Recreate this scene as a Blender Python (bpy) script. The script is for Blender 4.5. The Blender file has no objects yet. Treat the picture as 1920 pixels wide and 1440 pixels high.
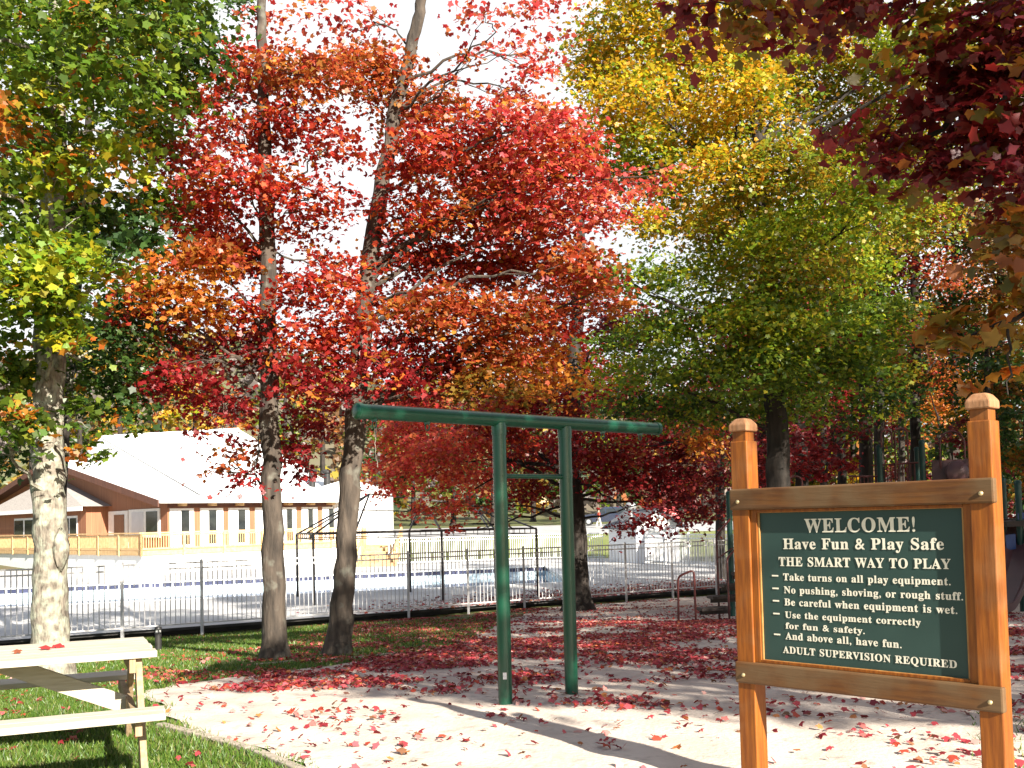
import bpy, math, random
import numpy as np
from mathutils import Matrix, Vector

R = math.radians
random.seed(7)
rng = np.random.default_rng(11)
S = bpy.context.scene
COL = S.collection

# ------------------------------------------------------------------ camera
FOC, SHIFT, PITCH, ROLL, EYE = 1900.0, 172.0, R(2.5), R(-1.4), 1.5
cam = bpy.data.cameras.new('camera')
cam.sensor_fit = 'HORIZONTAL'
cam.sensor_width = 36.0
cam.lens = 36.0 * FOC / 1920.0
cam.shift_y = SHIFT / 1920.0
cam.clip_end = 3000.0
cam.clip_start = 0.05
cam_ob = bpy.data.objects.new('camera', cam)
COL.objects.link(cam_ob)
CM = (Matrix.Rotation(math.pi / 2 + PITCH, 3, 'X') @ Matrix.Rotation(ROLL, 3, 'Z'))
cam_ob.matrix_world = Matrix.Translation((0, 0, EYE)) @ CM.to_4x4()
S.camera = cam_ob
CMN = np.array(CM)

# ------------------------------------------------------------------ world, sun, exposure
SUN_AZ, SUN_EL = R(33), R(27)          # azimuth measured from straight behind the camera towards the right
TOSUN = np.array([math.sin(SUN_AZ) * math.cos(SUN_EL), -math.cos(SUN_AZ) * math.cos(SUN_EL), math.sin(SUN_EL)])
W = bpy.data.worlds.new('World')
S.world = W
W.use_nodes = True
nt = W.node_tree
bg = nt.nodes['Background']
sky = nt.nodes.new('ShaderNodeTexSky')
sky.sky_type = 'NISHITA'
sky.sun_disc = False
sky.sun_elevation = SUN_EL
sky.sun_rotation = math.pi - SUN_AZ     # compass rotation of the sun lamp's direction
sky.air_density = 1.0
sky.dust_density = 0.7
# thin bright cloud veil over the blue
tc = nt.nodes.new('ShaderNodeTexCoord')
nz = nt.nodes.new('ShaderNodeTexNoise')
nz.inputs['Scale'].default_value = 2.2
nz.inputs['Detail'].default_value = 5
cr = nt.nodes.new('ShaderNodeValToRGB')
cr.color_ramp.elements[0].position = 0.30
cr.color_ramp.elements[0].color = (0.75, 0.75, 0.75, 1)
cr.color_ramp.elements[1].position = 0.55
cr.color_ramp.elements[1].color = (1, 1, 1, 1)
mx = nt.nodes.new('ShaderNodeMixRGB')
mx.inputs['Color2'].default_value = (7.0, 7.1, 7.2, 1)
nt.links.new(tc.outputs['Generated'], nz.inputs['Vector'])
nt.links.new(nz.outputs['Fac'], cr.inputs['Fac'])
sp = nt.nodes.new('ShaderNodeSeparateXYZ')      # the cloud bank stands over the northern half of the sky
mr = nt.nodes.new('ShaderNodeMapRange')
mr.inputs['From Min'].default_value = -0.05; mr.inputs['From Max'].default_value = 0.45
ml = nt.nodes.new('ShaderNodeMath'); ml.operation = 'MULTIPLY'
nt.links.new(tc.outputs['Generated'], sp.inputs['Vector']); nt.links.new(sp.outputs['Y'], mr.inputs['Value'])
nt.links.new(mr.outputs['Result'], ml.inputs[0]); nt.links.new(cr.outputs['Color'], ml.inputs[1])
nt.links.new(ml.outputs['Value'], mx.inputs['Fac'])
nt.links.new(sky.outputs['Color'], mx.inputs['Color1'])
nt.links.new(mx.outputs['Color'], bg.inputs['Color'])
bg.inputs['Strength'].default_value = 0.05
sun = bpy.data.lights.new('sun', 'SUN')
sun.energy = 5.0
sun.angle = R(0.53)
sun.color = (1.0, 0.93, 0.82)
sun_ob = bpy.data.objects.new('sun', sun)
COL.objects.link(sun_ob)
sun_ob.rotation_euler = Vector(TOSUN).to_track_quat('Z', 'Y').to_euler()
S.view_settings.view_transform = 'Standard'
S.view_settings.look = 'None'
S.view_settings.gamma = 1.0
S.view_settings.exposure = 1.75
S.cycles.max_bounces = 6
S.cycles.diffuse_bounces = 4
S.cycles.transmission_bounces = 4
S.cycles.transparent_max_bounces = 6
S.cycles.use_denoising = True

# ------------------------------------------------------------------ pixel rays of the photograph (1920 x 1440) into the place
def ray(px, py):
    return CMN @ np.array([(px - 960) / FOC, (720 + SHIFT - py) / FOC, -1.0])
def at(px, py, Y):
    d = ray(px, py)
    return np.array([0, 0, EYE]) + d * (Y / d[1])
def at_z(px, py, z):
    d = ray(px, py)
    return np.array([0, 0, EYE]) + d * ((z - EYE) / d[2])
def proj(P):
    q = (np.atleast_2d(P) - [0, 0, EYE]) @ CMN
    return 960 + FOC * q[:, 0] / -q[:, 2], 720 + SHIFT - FOC * q[:, 1] / -q[:, 2], -q[:, 2]

# ------------------------------------------------------------------ terrain height
DECK = -0.9
def fence_y(x):
    return 29.2 + 0.594 * x
def gz(x, y):
    x = np.asarray(x, float); y = np.asarray(y, float)
    yf = np.maximum(fence_y(np.clip(x, -18, 12)), 16)
    t = np.clip((y - 8.0) / (yf - 8.0), 0, 1)
    t = t * t * (3 - 2 * t) * 0.35 + t * 0.65
    z = -1.1 * t
    z = z - 1.7 * np.clip((y - yf - 1.2) / 1.2, 0, 1) * np.clip((58 - y) / 2, 0, 1) * np.clip((11 - x) / 1.5, 0, 1)   # dug out below the pool deck
    z = z + np.clip((y - 61) / 34, 0, 1) * 1.9 + np.clip(y - 110, 0, 400) * 0.02
    z = z + 0.02 * np.sin(x * 0.9 + 1.3) * np.sin(y * 0.7) * np.clip((y - 5) / 6, 0, 1) * np.clip((40 - y) / 10, 0, 1)
    return z
def ground(px, py):
    d = ray(px, py)
    ts = np.arange(2.0, 200, .25)
    pp = np.array([0, 0, EYE])[None] + d[None] * (ts / d[1])[:, None]
    k = int(np.argmax(pp[:, 2] <= gz(pp[:, 0], pp[:, 1])))
    lo, hi = ts[k] - .25, ts[k]
    for _ in range(60):
        m = 0.5 * (lo + hi)
        p = np.array([0, 0, EYE]) + d * (m / d[1])
        if p[2] > gz(p[0], p[1]): lo = m
        else: hi = m
    p = np.array([0, 0, EYE]) + d * (lo / d[1])
    return np.array([p[0], p[1], float(gz(p[0], p[1]))])

# ------------------------------------------------------------------ materials
def new_mat(name):
    m = bpy.data.materials.new(name)
    m.use_nodes = True
    return m, m.node_tree, m.node_tree.nodes['Principled BSDF']
def pmat(name, c1, c2=None, scale=6.0, rough=0.7, bump=0.0, stretch=(1, 1, 1), spec=0.3, detail=5, lo=0.35, hi=0.65, metal=0.0, coat=0.0, bscale=None, c3=None, s3=1.0, f3=(0.5, 0.65)):
    m, t, b = new_mat(name)
    N, L = t.nodes, t.links
    b.inputs['Roughness'].default_value = rough
    b.inputs['Specular IOR Level'].default_value = spec
    b.inputs['Metallic'].default_value = metal
    b.inputs['Coat Weight'].default_value = coat
    if c2 is None:
        c2 = tuple(v * 0.86 for v in c1)
    tc = N.new('ShaderNodeTexCoord'); mp = N.new('ShaderNodeMapping')
    mp.inputs['Scale'].default_value = stretch
    L.new(tc.outputs['Object'], mp.inputs['Vector'])
    n = N.new('ShaderNodeTexNoise'); n.inputs['Scale'].default_value = scale; n.inputs['Detail'].default_value = detail
    L.new(mp.outputs['Vector'], n.inputs['Vector'])
    r = N.new('ShaderNodeValToRGB')
    r.color_ramp.elements[0].position = lo; r.color_ramp.elements[0].color = (*c1, 1)
    r.color_ramp.elements[1].position = hi; r.color_ramp.elements[1].color = (*c2, 1)
    L.new(n.outputs['Fac'], r.inputs['Fac'])
    out = r.outputs['Color']
    if c3 is not None:
        n3 = N.new('ShaderNodeTexNoise'); n3.inputs['Scale'].default_value = s3; n3.inputs['Detail'].default_value = 6
        L.new(tc.outputs['Object'], n3.inputs['Vector'])
        r3 = N.new('ShaderNodeValToRGB')
        r3.color_ramp.elements[0].position = f3[0]; r3.color_ramp.elements[0].color = (0, 0, 0, 1)
        r3.color_ramp.elements[1].position = f3[1]; r3.color_ramp.elements[1].color = (1, 1, 1, 1)
        L.new(n3.outputs['Fac'], r3.inputs['Fac'])
        mm = N.new('ShaderNodeMixRGB'); mm.inputs['Color2'].default_value = (*c3, 1)
        L.new(r3.outputs['Color'], mm.inputs['Fac']); L.new(out, mm.inputs['Color1'])
        out = mm.outputs['Color']
    L.new(out, b.inputs['Base Color'])
    if bump:
        bp = N.new('ShaderNodeBump'); bp.inputs['Strength'].default_value = bump; bp.inputs['Distance'].default_value = 0.02
        if bscale:
            nb = N.new('ShaderNodeTexNoise'); nb.inputs['Scale'].default_value = bscale; nb.inputs['Detail'].default_value = 4
            L.new(mp.outputs['Vector'], nb.inputs['Vector']); L.new(nb.outputs['Fac'], bp.inputs['Height'])
        else:
            L.new(n.outputs['Fac'], bp.inputs['Height'])
        L.new(bp.outputs['Normal'], b.inputs['Normal'])
    return m
def leaf_mat(name, trans=0.48, boost=1.45):
    m = bpy.data.materials.new(name); m.use_nodes = True
    t = m.node_tree; N, L = t.nodes, t.links
    N.remove(N['Principled BSDF'])
    a = N.new('ShaderNodeVertexColor'); a.layer_name = 'leaf_colour'
    d = N.new('ShaderNodeBsdfDiffuse'); tr = N.new('ShaderNodeBsdfTranslucent'); g = N.new('ShaderNodeBsdfGlossy')
    g.inputs['Roughness'].default_value = 0.45
    g.inputs['Color'].default_value = (0.8, 0.8, 0.8, 1)
    ga = N.new('ShaderNodeMixRGB'); ga.blend_type = 'MULTIPLY'; ga.inputs['Fac'].default_value = 1
    ga.inputs['Color2'].default_value = (boost, boost, boost, 1)
    m1 = N.new('ShaderNodeMixShader'); m1.inputs['Fac'].default_value = trans
    m2 = N.new('ShaderNodeMixShader'); m2.inputs['Fac'].default_value = 0.035
    L.new(a.outputs['Color'], d.inputs['Color']); L.new(a.outputs['Color'], ga.inputs['Color1'])
    L.new(ga.outputs['Color'], tr.inputs['Color'])
    L.new(d.outputs[0], m1.inputs[1]); L.new(tr.outputs[0], m1.inputs[2])
    L.new(m1.outputs[0], m2.inputs[1]); L.new(g.outputs[0], m2.inputs[2])
    L.new(m2.outputs[0], N['Material Output'].inputs['Surface'])
    return m

M_LEAF = leaf_mat('tree_leaf')
M_LITTER = leaf_mat('fallen_leaf', 0.1, 1.0)
M_GRASS = leaf_mat('grass_blade', 0.35, 1.2)
M_BARK_PALE = pmat('pale_lichen_bark', (0.21, 0.18, 0.14), (0.075, 0.062, 0.048), 26, 0.9, 1.0, (1, 1, 0.3), detail=9, lo=.38, hi=.66, c3=(0.30, 0.31, 0.235), s3=10, f3=(0.42, 0.66), bscale=34)
M_BARK_GREY = pmat('grey_brown_bark', (0.085, 0.066, 0.05), (0.030, 0.024, 0.019), 10, 0.9, 0.9, (1, 1, 0.22), c3=(0.13, 0.125, 0.10), s3=5, f3=(0.56, 0.72), bscale=26)
M_BARK_DARK = pmat('dark_bark', (0.042, 0.033, 0.027), (0.018, 0.015, 0.012), 10, 0.9, 0.7, (1, 1, 0.25))
WOODC = ((0.26, 0.080, 0.008), (0.16, 0.043, 0.005))
M_POSTW = pmat('stained_post_wood', *WOODC, 9, 0.5, 0.12, (6, 6, 0.5), 0.35, c3=(0.22, 0.088, 0.028), s3=4.5, f3=(0.55, 0.75))
M_RAILW = pmat('weathered_stained_rail_wood', (0.13, 0.051, 0.012), (0.082, 0.031, 0.009), 9, 0.55, 0.14, (0.5, 6, 6), 0.3, c3=(0.12, 0.07, 0.032), s3=3.5, f3=(0.45, 0.62))
M_CAPW = pmat('bleached_cap_wood', (0.27, 0.125, 0.055), (0.33, 0.17, 0.085), 12, 0.7, 0.15, (5, 5, 1))
M_TRIMW = pmat('pale_trim_wood', (0.36, 0.20, 0.065), (0.27, 0.12, 0.03), 12, 0.6, 0.08, (2, 2, 1))
M_BOARD = pmat('dark_green_board', (0.020, 0.046, 0.040), (0.026, 0.055, 0.047), 3, 0.42, 0.0, spec=0.4)
M_CREAM = pmat('cream_lettering', (0.74, 0.70, 0.56), (0.66, 0.62, 0.50), 20, 0.6)
M_BRASS = pmat('dull_brass_bolt', (0.55, 0.46, 0.27), (0.42, 0.34, 0.18), 30, 0.4, metal=0.6)
M_GREENP = pmat('gloss_green_paint', (0.003, 0.054, 0.028), (0.004, 0.061, 0.032), 4, 0.3, 0.0, spec=0.5, coat=0.15)
M_GALV = pmat('galvanised_steel', (0.42, 0.43, 0.43), (0.30, 0.31, 0.31), 30, 0.5, metal=0.6)
M_WHITEP = pmat('white_paint', (0.78, 0.78, 0.76), (0.70, 0.70, 0.68), 4, 0.55)
M_FENCE = pmat('bronze_grey_fence_paint', (0.55, 0.535, 0.53), (0.48, 0.465, 0.46), 5, 0.3, spec=0.55)
M_FENCEW = pmat('white_fence_paint', (0.78, 0.78, 0.78), (0.7, 0.7, 0.7), 5, 0.45)
M_PINE = pmat('weathered_pine', (0.50, 0.45, 0.36), (0.37, 0.32, 0.24), 7, 0.75, 0.2, (0.6, 7, 7), c3=(0.42, 0.38, 0.30), s3=5)
M_PINEV = pmat('weathered_pine_upright', (0.36, 0.26, 0.155), (0.24, 0.165, 0.09), 7, 0.75, 0.2, (7, 7, 0.6))
M_CEDAR = pmat('cedar_siding', (0.33, 0.145, 0.075), (0.20, 0.085, 0.045), 5, 0.7, 0.0, (3, 3, 0.08), lo=0.3, hi=0.7)
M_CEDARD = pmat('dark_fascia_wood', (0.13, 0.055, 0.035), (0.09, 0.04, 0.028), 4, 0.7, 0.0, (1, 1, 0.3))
M_DECKW = pmat('yellow_deck_wood', (0.56, 0.38, 0.19), (0.44, 0.28, 0.13), 5, 0.7)
M_METALROOF = pmat('pale_metal_roof', (0.80, 0.80, 0.80), (0.74, 0.74, 0.74), 1.5, 0.5)
M_SHINGLE = pmat('grey_shingle', (0.40, 0.36, 0.32), (0.27, 0.24, 0.22), 14, 0.9, 0.1, (0.3, 0.3, 3))
M_SHEDROOF = pmat('dark_grey_shingle', (0.15, 0.155, 0.165), (0.11, 0.115, 0.125), 14, 0.9, 0.1, (0.3, 0.3, 3))
M_GLASSD = pmat('dark_window_glass', (0.015, 0.018, 0.02), (0.03, 0.035, 0.035), 2, 0.06, spec=0.6)
M_BLIND = pmat('white_blind', (0.62, 0.63, 0.66), (0.56, 0.57, 0.60), 2, 0.7)
M_BLACKM = pmat('black_metal', (0.03, 0.028, 0.026), (0.02, 0.02, 0.02), 6, 0.45)
M_CONC = pmat('pale_concrete', (0.50, 0.49, 0.47), (0.43, 0.42, 0.41), 0.9, 0.85, 0.03, c3=(0.38, 0.37, 0.37), s3=0.35, f3=(0.5, 0.62))
M_CONCD = pmat('slab_edge_painted_shade', (0.06, 0.055, 0.05), (0.03, 0.03, 0.03), 3, 0.95)  # near-black concrete: shade under the slab put into the colour
M_TILE, _t, _b = new_mat('blue_pool_tile')
def _tile():
    N, L = _t.nodes, _t.links
    br = N.new('ShaderNodeTexBrick'); tc = N.new('ShaderNodeTexCoord')
    br.inputs['Color1'].default_value = (0.025, 0.03, 0.065, 1); br.inputs['Color2'].default_value = (0.045, 0.05, 0.10, 1)
    br.inputs['Mortar'].default_value = (0.55, 0.56, 0.6, 1)
    br.offset = 0; br.inputs['Scale'].default_value = 1.0
    br.inputs['Brick Width'].default_value = 0.45; br.inputs['Row Height'].default_value = 0.6; br.inputs['Mortar Size'].default_value = 0.03
    L.new(tc.outputs['UV'], br.inputs['Vector']); L.new(br.outputs['Color'], _b.inputs['Base Color'])
    _b.inputs['Roughness'].default_value = 0.25
_tile()
M_POOLW = pmat('pool_plaster', (0.62, 0.72, 0.76), (0.54, 0.66, 0.72), 1.2, 0.7)
M_WATER = pmat('pool_water', (0.56, 0.65, 0.69), (0.48, 0.58, 0.63), 0.5, 0.05, 0.03, spec=0.5, bscale=4)
M_ASPH = pmat('pale_asphalt', (0.36, 0.35, 0.34), (0.30, 0.295, 0.29), 1, 0.85)
M_TIMBER = pmat('grey_timber', (0.38, 0.33, 0.26), (0.28, 0.24, 0.19), 8, 0.85, 0.3, (1, 6, 6))
M_RED = pmat('red_oxide_tube', (0.075, 0.012, 0.010), (0.055, 0.010, 0.009), 7, 0.4, spec=0.4)
M_MAROON = pmat('maroon_plastic', (0.10, 0.05, 0.052), (0.08, 0.042, 0.045), 3, 0.4)
M_PGREEN = pmat('dark_green_post', (0.006, 0.035, 0.028), (0.01, 0.045, 0.036), 4, 0.4)
M_PDECK = pmat('brown_coated_deck', (0.045, 0.03, 0.024), (0.03, 0.022, 0.02), 9, 0.6)
M_BLUEP = pmat('blue_plastic', (0.012, 0.05, 0.18), (0.012, 0.04, 0.15), 4, 0.4)
M_TYRE = pmat('tyre_rubber', (0.02, 0.02, 0.02), (0.03, 0.03, 0.03), 20, 0.85)
M_CARB = pmat('slate_blue_car_paint', (0.025, 0.032, 0.055), (0.022, 0.028, 0.048), 3, 0.22, spec=0.6, coat=0.5)
M_CARR = pmat('red_car_paint', (0.45, 0.05, 0.05), (0.42, 0.045, 0.045), 3, 0.22, spec=0.6, coat=0.5)
M_SKIN = pmat('skin', (0.52, 0.32, 0.22), (0.48, 0.29, 0.2), 8, 0.55)
M_JACKET = pmat('red_jacket_cloth', (0.55, 0.07, 0.04), (0.48, 0.06, 0.035), 12, 0.85)
M_TROUS = pmat('pale_trousers_cloth', (0.62, 0.60, 0.55), (0.56, 0.54, 0.5), 12, 0.9)
M_HAIR = pmat('brown_hair', (0.08, 0.045, 0.025), (0.06, 0.035, 0.02), 30, 0.7)
M_ROPE = pmat('pale_rope', (0.5, 0.45, 0.36), (0.4, 0.35, 0.28), 40, 0.9)
M_STICK = pmat('white_label_paper', (0.75, 0.75, 0.74), (0.60, 0.60, 0.60), 60, 0.6, lo=0.45, hi=0.5)
M_LENS = pmat('lamp_lens', (0.6, 0.6, 0.58), (0.5, 0.5, 0.5), 20, 0.2)

# ------------------------------------------------------------------ mesh helpers
class MB:
    def __init__(s): s.v, s.f, s.uv = [], [], {}
    def add(s, verts, faces):
        o = len(s.v); s.v += [tuple(map(float, p)) for p in verts]; s.f += [tuple(i + o for i in f) for f in faces]
        return s
    def frame_box(s, c, X, Y, Z):          # half-axis vectors
        c, X, Y, Z = (np.array(a, float) for a in (c, X, Y, Z))
        v = [c + a * X + b * Y + d * Z for d in (-1, 1) for b in (-1, 1) for a in (-1, 1)]
        return s.add(v, [(0, 2, 3, 1), (4, 5, 7, 6), (0, 1, 5, 4), (2, 6, 7, 3), (0, 4, 6, 2), (1, 3, 7, 5)])
    def box(s, x0, x1, y0, y1, z0, z1):
        return s.frame_box(((x0 + x1) / 2, (y0 + y1) / 2, (z0 + z1) / 2), ((x1 - x0) / 2, 0, 0), (0, (y1 - y0) / 2, 0), (0, 0, (z1 - z0) / 2))
    def bar(s, p, q, w, h, up=(0, 0, 1)):
        p, q = np.array(p, float), np.array(q, float)
        d = q - p; L = np.linalg.norm(d); d /= L
        side = np.cross(d, up); n = np.linalg.norm(side)
        side = side / n if n > 1e-6 else np.array([1., 0, 0])
        u = np.cross(side, d)
        return s.frame_box((p + q) / 2, d * L / 2, side * w / 2, u * h / 2)
    def tube(s, path, rad, n=8, caps=True):
        P = np.array(path, float); k = len(P)
        rad = np.full(k, rad, float) if np.isscalar(rad) else np.array(rad, float)
        T = np.gradient(P, axis=0) if k > 2 else np.repeat((P[-1] - P[0])[None], k, 0)
        T /= np.linalg.norm(T, axis=1)[:, None] + 1e-12
        ref = np.array([0, 0, 1.]) if abs(T[0][2]) < 0.9 else np.array([1., 0, 0])
        A = np.cross(ref, T[0]); A /= np.linalg.norm(A)
        vs = []
        for i in range(k):
            A = A - T[i] * np.dot(A, T[i]); A /= np.linalg.norm(A)
            B = np.cross(T[i], A)
            for j in range(n):
                a = 2 * math.pi * j / n
                vs.append(P[i] + rad[i] * (math.cos(a) * A + math.sin(a) * B))
        fs = [(i * n + j, i * n + (j + 1) % n, (i + 1) * n + (j + 1) % n, (i + 1) * n + j) for i in range(k - 1) for j in range(n)]
        if caps:
            fs += [tuple(range(n))[::-1], tuple((k - 1) * n + j for j in range(n))]
        return s.add(vs, fs)
    def lathe(s, prof, c=(0, 0, 0), n=16):
        vs = [(c[0] + r * math.cos(2 * math.pi * j / n), c[1] + r * math.sin(2 * math.pi * j / n), c[2] + z) for r, z in prof for j in range(n)]
        k = len(prof)
        fs = [(i * n + j, i * n + (j + 1) % n, (i + 1) * n + (j + 1) % n, (i + 1) * n + j) for i in range(k - 1) for j in range(n)]
        fs += [tuple(range(n))[::-1], tuple((k - 1) * n + j for j in range(n))]
        return s.add(vs, fs)
    def poly(s, pts): return s.add(pts, [tuple(range(len(pts)))])
    def prism(s, pts, off):
        n = len(pts); off = np.array(off, float); a = [np.array(p, float) for p in pts]
        return s.add(a + [p + off for p in a], [tuple(range(n))[::-1], tuple(range(n, 2 * n))] + [(i, (i + 1) % n, n + (i + 1) % n, n + i) for i in range(n)])
    def build(s, name, mat, parent=None, smooth=False, bevel=0.0, world=False):
        me = bpy.data.meshes.new(name)
        v = np.array(s.v)
        if world and parent is not None:
            p = parent
            while p.parent: p = p.parent
            v = v - np.array(p.location)
            a = p.rotation_euler.z
            v = v @ np.array([[math.cos(a), -math.sin(a), 0], [math.sin(a), math.cos(a), 0], [0, 0, 1]])
        me.from_pydata(v.tolist(), [], s.f)
        me.update()
        import bmesh
        bm = bmesh.new(); bm.from_mesh(me); bmesh.ops.recalc_face_normals(bm, faces=bm.faces); bm.to_mesh(me); bm.free()
        if smooth:
            me.shade_smooth()
            me.set_sharp_from_angle(angle=R(40))
        me.materials.append(mat)
        o = bpy.data.objects.new(name, me); COL.objects.link(o)
        if parent is not None: o.parent = parent
        if bevel:
            b = o.modifiers.new('bevel', 'BEVEL'); b.width = bevel; b.segments = 2; b.limit_method = 'ANGLE'
        return o
def tag(o, label=None, cat=None, group=None, kind=None):
    for k, v in (('label', label), ('category', cat), ('group', group), ('kind', kind)):
        if v: o[k] = v
    return o
def thing(name, loc, label, cat, group=None, rz=0.0):
    o = bpy.data.objects.new(name, None); COL.objects.link(o)
    o.location = tuple(float(a) for a in loc); o.rotation_euler = (0, 0, rz); o.empty_display_size = 0.2
    return tag(o, label, cat, group)
def copy_tree(o, parent=None):
    c = o.copy(); COL.objects.link(c)
    if parent is not None: c.parent = parent
    for ch in list(o.children): copy_tree(ch, c)
    return c

def raw_mesh(name, verts, tris, mat, cols=None, parent=None):
    me = bpy.data.meshes.new(name)
    nv, nf = len(verts), len(tris)
    me.vertices.add(nv); me.vertices.foreach_set('co', np.ascontiguousarray(verts, np.float32).ravel())
    me.loops.add(nf * 3); me.loops.foreach_set('vertex_index', np.ascontiguousarray(tris, np.int32).ravel())
    me.polygons.add(nf); me.polygons.foreach_set('loop_start', np.arange(nf, dtype=np.int32) * 3)
    if cols is not None:
        a = me.color_attributes.new('leaf_colour', 'FLOAT_COLOR', 'POINT')
        c4 = np.ones((nv, 4), np.float32); c4[:, :3] = cols
        a.data.foreach_set('color', c4.ravel())
    me.update(calc_edges=True); me.validate()
    me.materials.append(mat)
    o = bpy.data.objects.new(name, me); COL.objects.link(o)
    if parent is not None: o.parent = parent
    return o

# maple leaf outline, unit length: centre + outer ring (x, y, lift)
MAPLE = np.array([(0, .32, 0), (0, 0, .02), (.33, -.06, -.05), (.36, .15, .02), (.60, .42, -.12), (.30, .54, .02), (0, .97, -.14), (-.30, .54, .02), (-.60, .42, -.12), (-.36, .15, .02), (-.33, -.06, -.05)])
MAPLE_T = np.array([(0, i, i + 1 if i < 10 else 1) for i in range(1, 11)])
MAPLE5 = np.array([(0, .0, 0), (.52, .32, -.10), (.27, .50, .03), (0, 1.0, -.12), (-.27, .50, .03), (-.52, .32, -.10)])
MAPLE5_T = np.array([(0, 1, 2), (0, 2, 3), (0, 3, 4), (0, 4, 5)])
DIA = np.array([(0, 0, 0), (.42, .42, -.08), (0, 1.0, -.03), (-.42, .42, -.08)])
DIA_T = np.array([(0, 1, 2), (0, 2, 3)])
SHAPES = {'maple': (MAPLE, MAPLE_T), 'maple5': (MAPLE5, MAPLE5_T), 'dia': (DIA, DIA_T)}

def leaves(name, pos, nrm, size, cols, mat, shape='maple', parent=None):
    V, T = SHAPES[shape]
    n = len(pos)
    nrm = nrm / (np.linalg.norm(nrm, axis=1)[:, None] + 1e-9)
    r = rng.normal(size=(n, 3)); f = r - nrm * np.sum(r * nrm, 1)[:, None]; f /= np.linalg.norm(f, axis=1)[:, None] + 1e-9
    s = np.cross(f, nrm)
    size = np.asarray(size).reshape(n, 1, 1)
    asp = rng.uniform(0.8, 1.15, (n, 1, 1)); curl = rng.uniform(-0.6, 2.2, (n, 1, 1))
    P = pos[:, None, :] + size * (V[None, :, 0:1] * asp * s[:, None, :] + (V[None, :, 1:2] - .4) * f[:, None, :] + V[None, :, 2:3] * curl * nrm[:, None, :])
    tris = (T[None] + (np.arange(n) * len(V))[:, None, None]).reshape(-1, 3)
    c = np.repeat(cols[:, None, :], len(V), 1).reshape(-1, 3)
    P = P.reshape(-1, 3)
    if parent is not None: P = P - np.array(parent.location)
    return raw_mesh(name, P, tris, mat, c, parent)

PAL = {
    'green': [(.068, .125, .010), (.105, .165, .012), (.16, .21, .016), (.055, .095, .010)],
    'dgreen': [(.022, .052, .010), (.035, .075, .012), (.05, .095, .014)],
    'ygreen': [(.20, .27, .016), (.28, .31, .016), (.13, .22, .016), (.36, .31, .014)],
    'gold': [(.46, .29, .012), (.52, .24, .012), (.38, .30, .014), (.55, .33, .02), (.30, .25, .014)],
    'orange': [(.46, .14, .018), (.40, .10, .016), (.50, .20, .02), (.36, .16, .02)],
    'dorange': [(.26, .11, .012), (.22, .13, .012), (.30, .10, .012), (.14, .11, .014)],
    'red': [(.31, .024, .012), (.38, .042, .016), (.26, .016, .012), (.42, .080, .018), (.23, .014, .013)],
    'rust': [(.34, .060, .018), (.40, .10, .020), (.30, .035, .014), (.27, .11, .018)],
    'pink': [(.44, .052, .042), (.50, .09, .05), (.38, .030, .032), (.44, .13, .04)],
    'sunlit_red': [(.58, .065, .045), (.62, .11, .055), (.52, .045, .04), (.60, .16, .05)],  # lightened red: sunlight put into the colour of the shaded low leaves
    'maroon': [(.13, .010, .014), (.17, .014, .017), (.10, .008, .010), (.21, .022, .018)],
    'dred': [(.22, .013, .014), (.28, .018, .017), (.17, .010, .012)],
    'olive': [(.20, .20, .014), (.12, .15, .012), (.28, .20, .014), (.34, .17, .014)],
    'brown': [(.19, .09, .03), (.24, .11, .03), (.14, .08, .03)],
}
def pick(key, n):
    a = np.array(PAL[key]); c = a[rng.integers(0, len(a), n)]
    return c * rng.uniform(0.78, 1.2, (n, 1)) * rng.uniform(0.93, 1.07, (n, 3))

def clump_leaves(c, rad, area_px_m2, leaf, key, dens, spray_r, tint=None):
    """leaf positions of one clump: flattened sprays spread through an ellipsoid"""
    n = max(12, int(dens * area_px_m2 / (0.48 * leaf * leaf)))
    per = 26
    ns = max(3, n // per)
    d = rng.normal(size=(ns, 3)); d /= np.linalg.norm(d, axis=1)[:, None]
    sc = c + d * (rng.uniform(0.15, 1.0, (ns, 1)) ** 0.5) * rad
    tilt = rng.normal(size=(ns, 3)) * 0.30 + np.array([0, 0, 1.0]); tilt[:, :2] += d[:, :2] * 0.35
    tilt /= np.linalg.norm(tilt, axis=1)[:, None]
    si = rng.integers(0, ns, n)
    r = rng.normal(size=(n, 3)) * spray_r * 0.55
    t = tilt[si]
    r = r - t * np.sum(r * t, 1)[:, None] * 0.88
    p = sc[si] + r
    p[:, 2] -= 0.25 * np.sum(r[:, :2] ** 2, 1) / spray_r
    nr = t + rng.normal(size=(n, 3)) * 0.50
    col = pick(key, n)
    sj = rng.uniform(0.8, 1.22, (ns, 1)) * rng.uniform(0.92, 1.08, (ns, 3))
    col = col * sj[si]
    if tint is not None:
        k2, frac = tint
        w = (rng.random(ns) < frac)[si] & (rng.random(n) < .8)
        col[w] = pick(k2, n)[w]
    return p, nr, leaf * rng.uniform(0.62, 1.25, n), col, sc

def noise_path(P, amp, k=6):
    P = np.array(P, float)
    t = np.linspace(0, len(P) - 1, (len(P) - 1) * k + 1)
    i = np.clip(t.astype(int), 0, len(P) - 2); f = (t - i)[:, None]
    out = P[i] * (1 - f) + P[i + 1] * f
    # smooth corners
    for _ in range(k):
        out[1:-1] = 0.25 * out[:-2] + 0.5 * out[1:-1] + 0.25 * out[2:]
    out[1:-1] += rng.normal(size=out[1:-1].shape) * amp
    return out

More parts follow.
